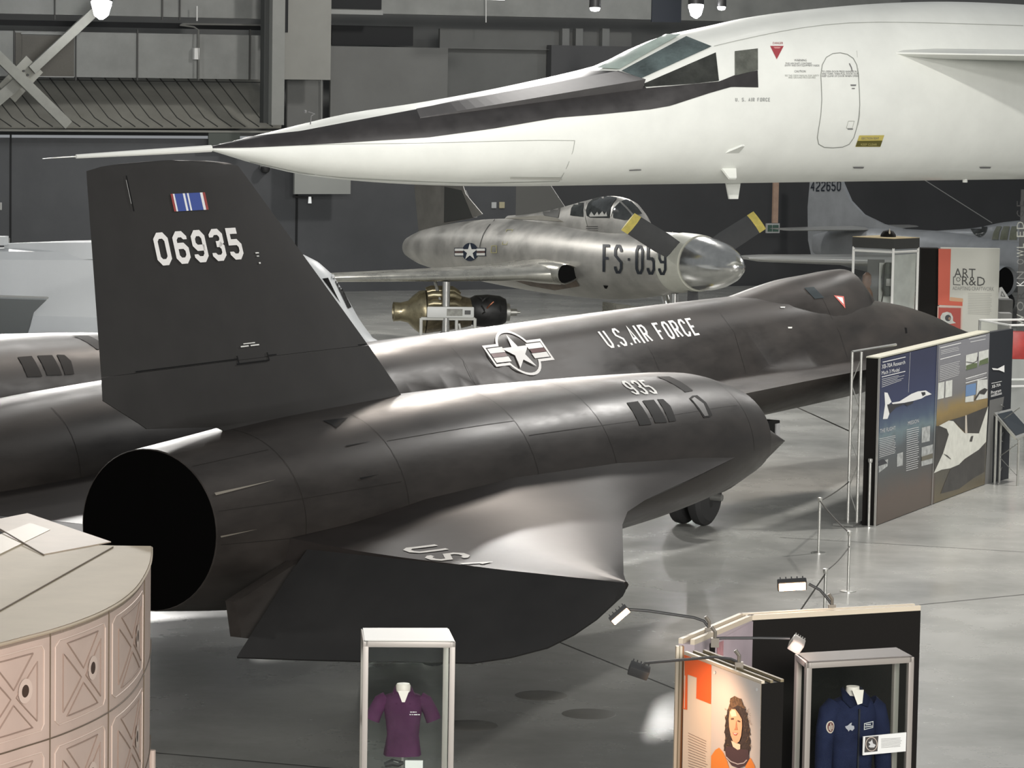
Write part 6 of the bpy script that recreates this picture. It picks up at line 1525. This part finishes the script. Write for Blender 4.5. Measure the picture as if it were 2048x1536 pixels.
# KNOWLEDGE banner
bn=fp('vertical_banner',2034,380,2085,655,70,.06,mat('banner_charcoal',(.05,.052,.05),.5),'tall dark vertical banner with large sideways letters at the right edge','banner')
bf=Fr('x',(bn.location.x-.3,70,0),(bn.location.x+.3,70,0),None,None,root=bn)
def sideways(txt,yb,yt,x0,x1,m):
    V,Fc=font_text(txt,1); xa=min(v.x for v in V); xb_=max(v.x for v in V); ya=min(v.y for v in V); yb_=max(v.y for v in V)
    P=[Vector((x1+(x0-x1)*((v.y-ya)/(yb_-ya)),yb+(yt-yb)*((v.x-xa)/(xb_-xa)))) for v in V]
    bf.mesh('banner_letter',m,P,Fc,.006)
lt=mat('banner_letter_pale',(.42,.43,.38),.5); lg_=mat('banner_letter_grey',(.2,.2,.19),.5); lk=mat('banner_letter_dark',(.02,.02,.02),.5)
for ch,yb_,yt_,m in (('W',652,628,lt),('O',622,603,lg_),('R',598,584,lk),('K',572,562,white),('N',558,543,lg_),('O',529,518,lg_),('W',514,499,lt),('L',496,487,lt),('E',474,463,lt),('D',458,443,lt),('G',434,421,lk),('E',413,402,lk)):
    sideways(ch,yb_,yt_,2033.5 if ch!='R' else 2036,2048,m)
# white A-frame easel and grey boxes behind the ART panel
ea=empty('aframe_sign',(aty(2008,610,77).x,77,0),0,'small white A-shaped sign standing right of the ART panel','sign')
V=[(1998,600),(2008,574),(2016,597),(2004,597)]
eb=Fr('x',(ea.location.x-.3,77,0),(ea.location.x+.3,77,0),None,None,root=ea)
eb.poly('sign_face',white,[(1996,599),(1999,575),(2004,574),(2018,596),(2018,600)],.0); eb.mesh('letter_a',tk_,*stroke([(2002,592),(2004,583),(2010,593)],1.2,True),.01)
MB().box((0,.1,aty(2008,600,77).z/2),(.3,.1,aty(2008,600,77).z)).build('stand',mat('board_grey',(.1,.1,.1)),ea,smooth=False)
fp('grey_cabinet',1998,600,2026,660,76,.5,mat('cabinet_dark_grey',(.10,.10,.095),.6,nz=.2,ns=3),'dark grey cabinet standing right of the ART panel','cabinet')
fp('grey_cabinet',1999,627,2024,680,75.2,.4,mat('cabinet_pale',(.28,.28,.27),.6),'pale grey low cabinet in front of the dark grey cabinet','cabinet')
# warm exhibit lamps at the panels' fittings above, and one unseen by the drum
def warm(loc,tg,e,ang=70,c=(1,.60,.36),size=.08): lamp_light('SPOT',loc,tg,e,color=c,size=size,angle=ang,blend=.8)
hp_=at_y(1278,1341,k3,-.1); tg=(kA+kB)/2; warm(hp_+Vector((.05,-.25,0)),(tg.x+.1,tg.y+.1,1.5),42,110)
warm(at_y(1593,1289,k4)+Vector((0,-.1,0)),(kQ.x,kQ.y-.4,1.6),14,100,(1,.75,.7))
warm(Vector((-2.2,21.0,2.3)),(-3.6,23.8,1.7),70,60,(1,.55,.42))  # unseen warm lamp for the drum, no fitting modelled
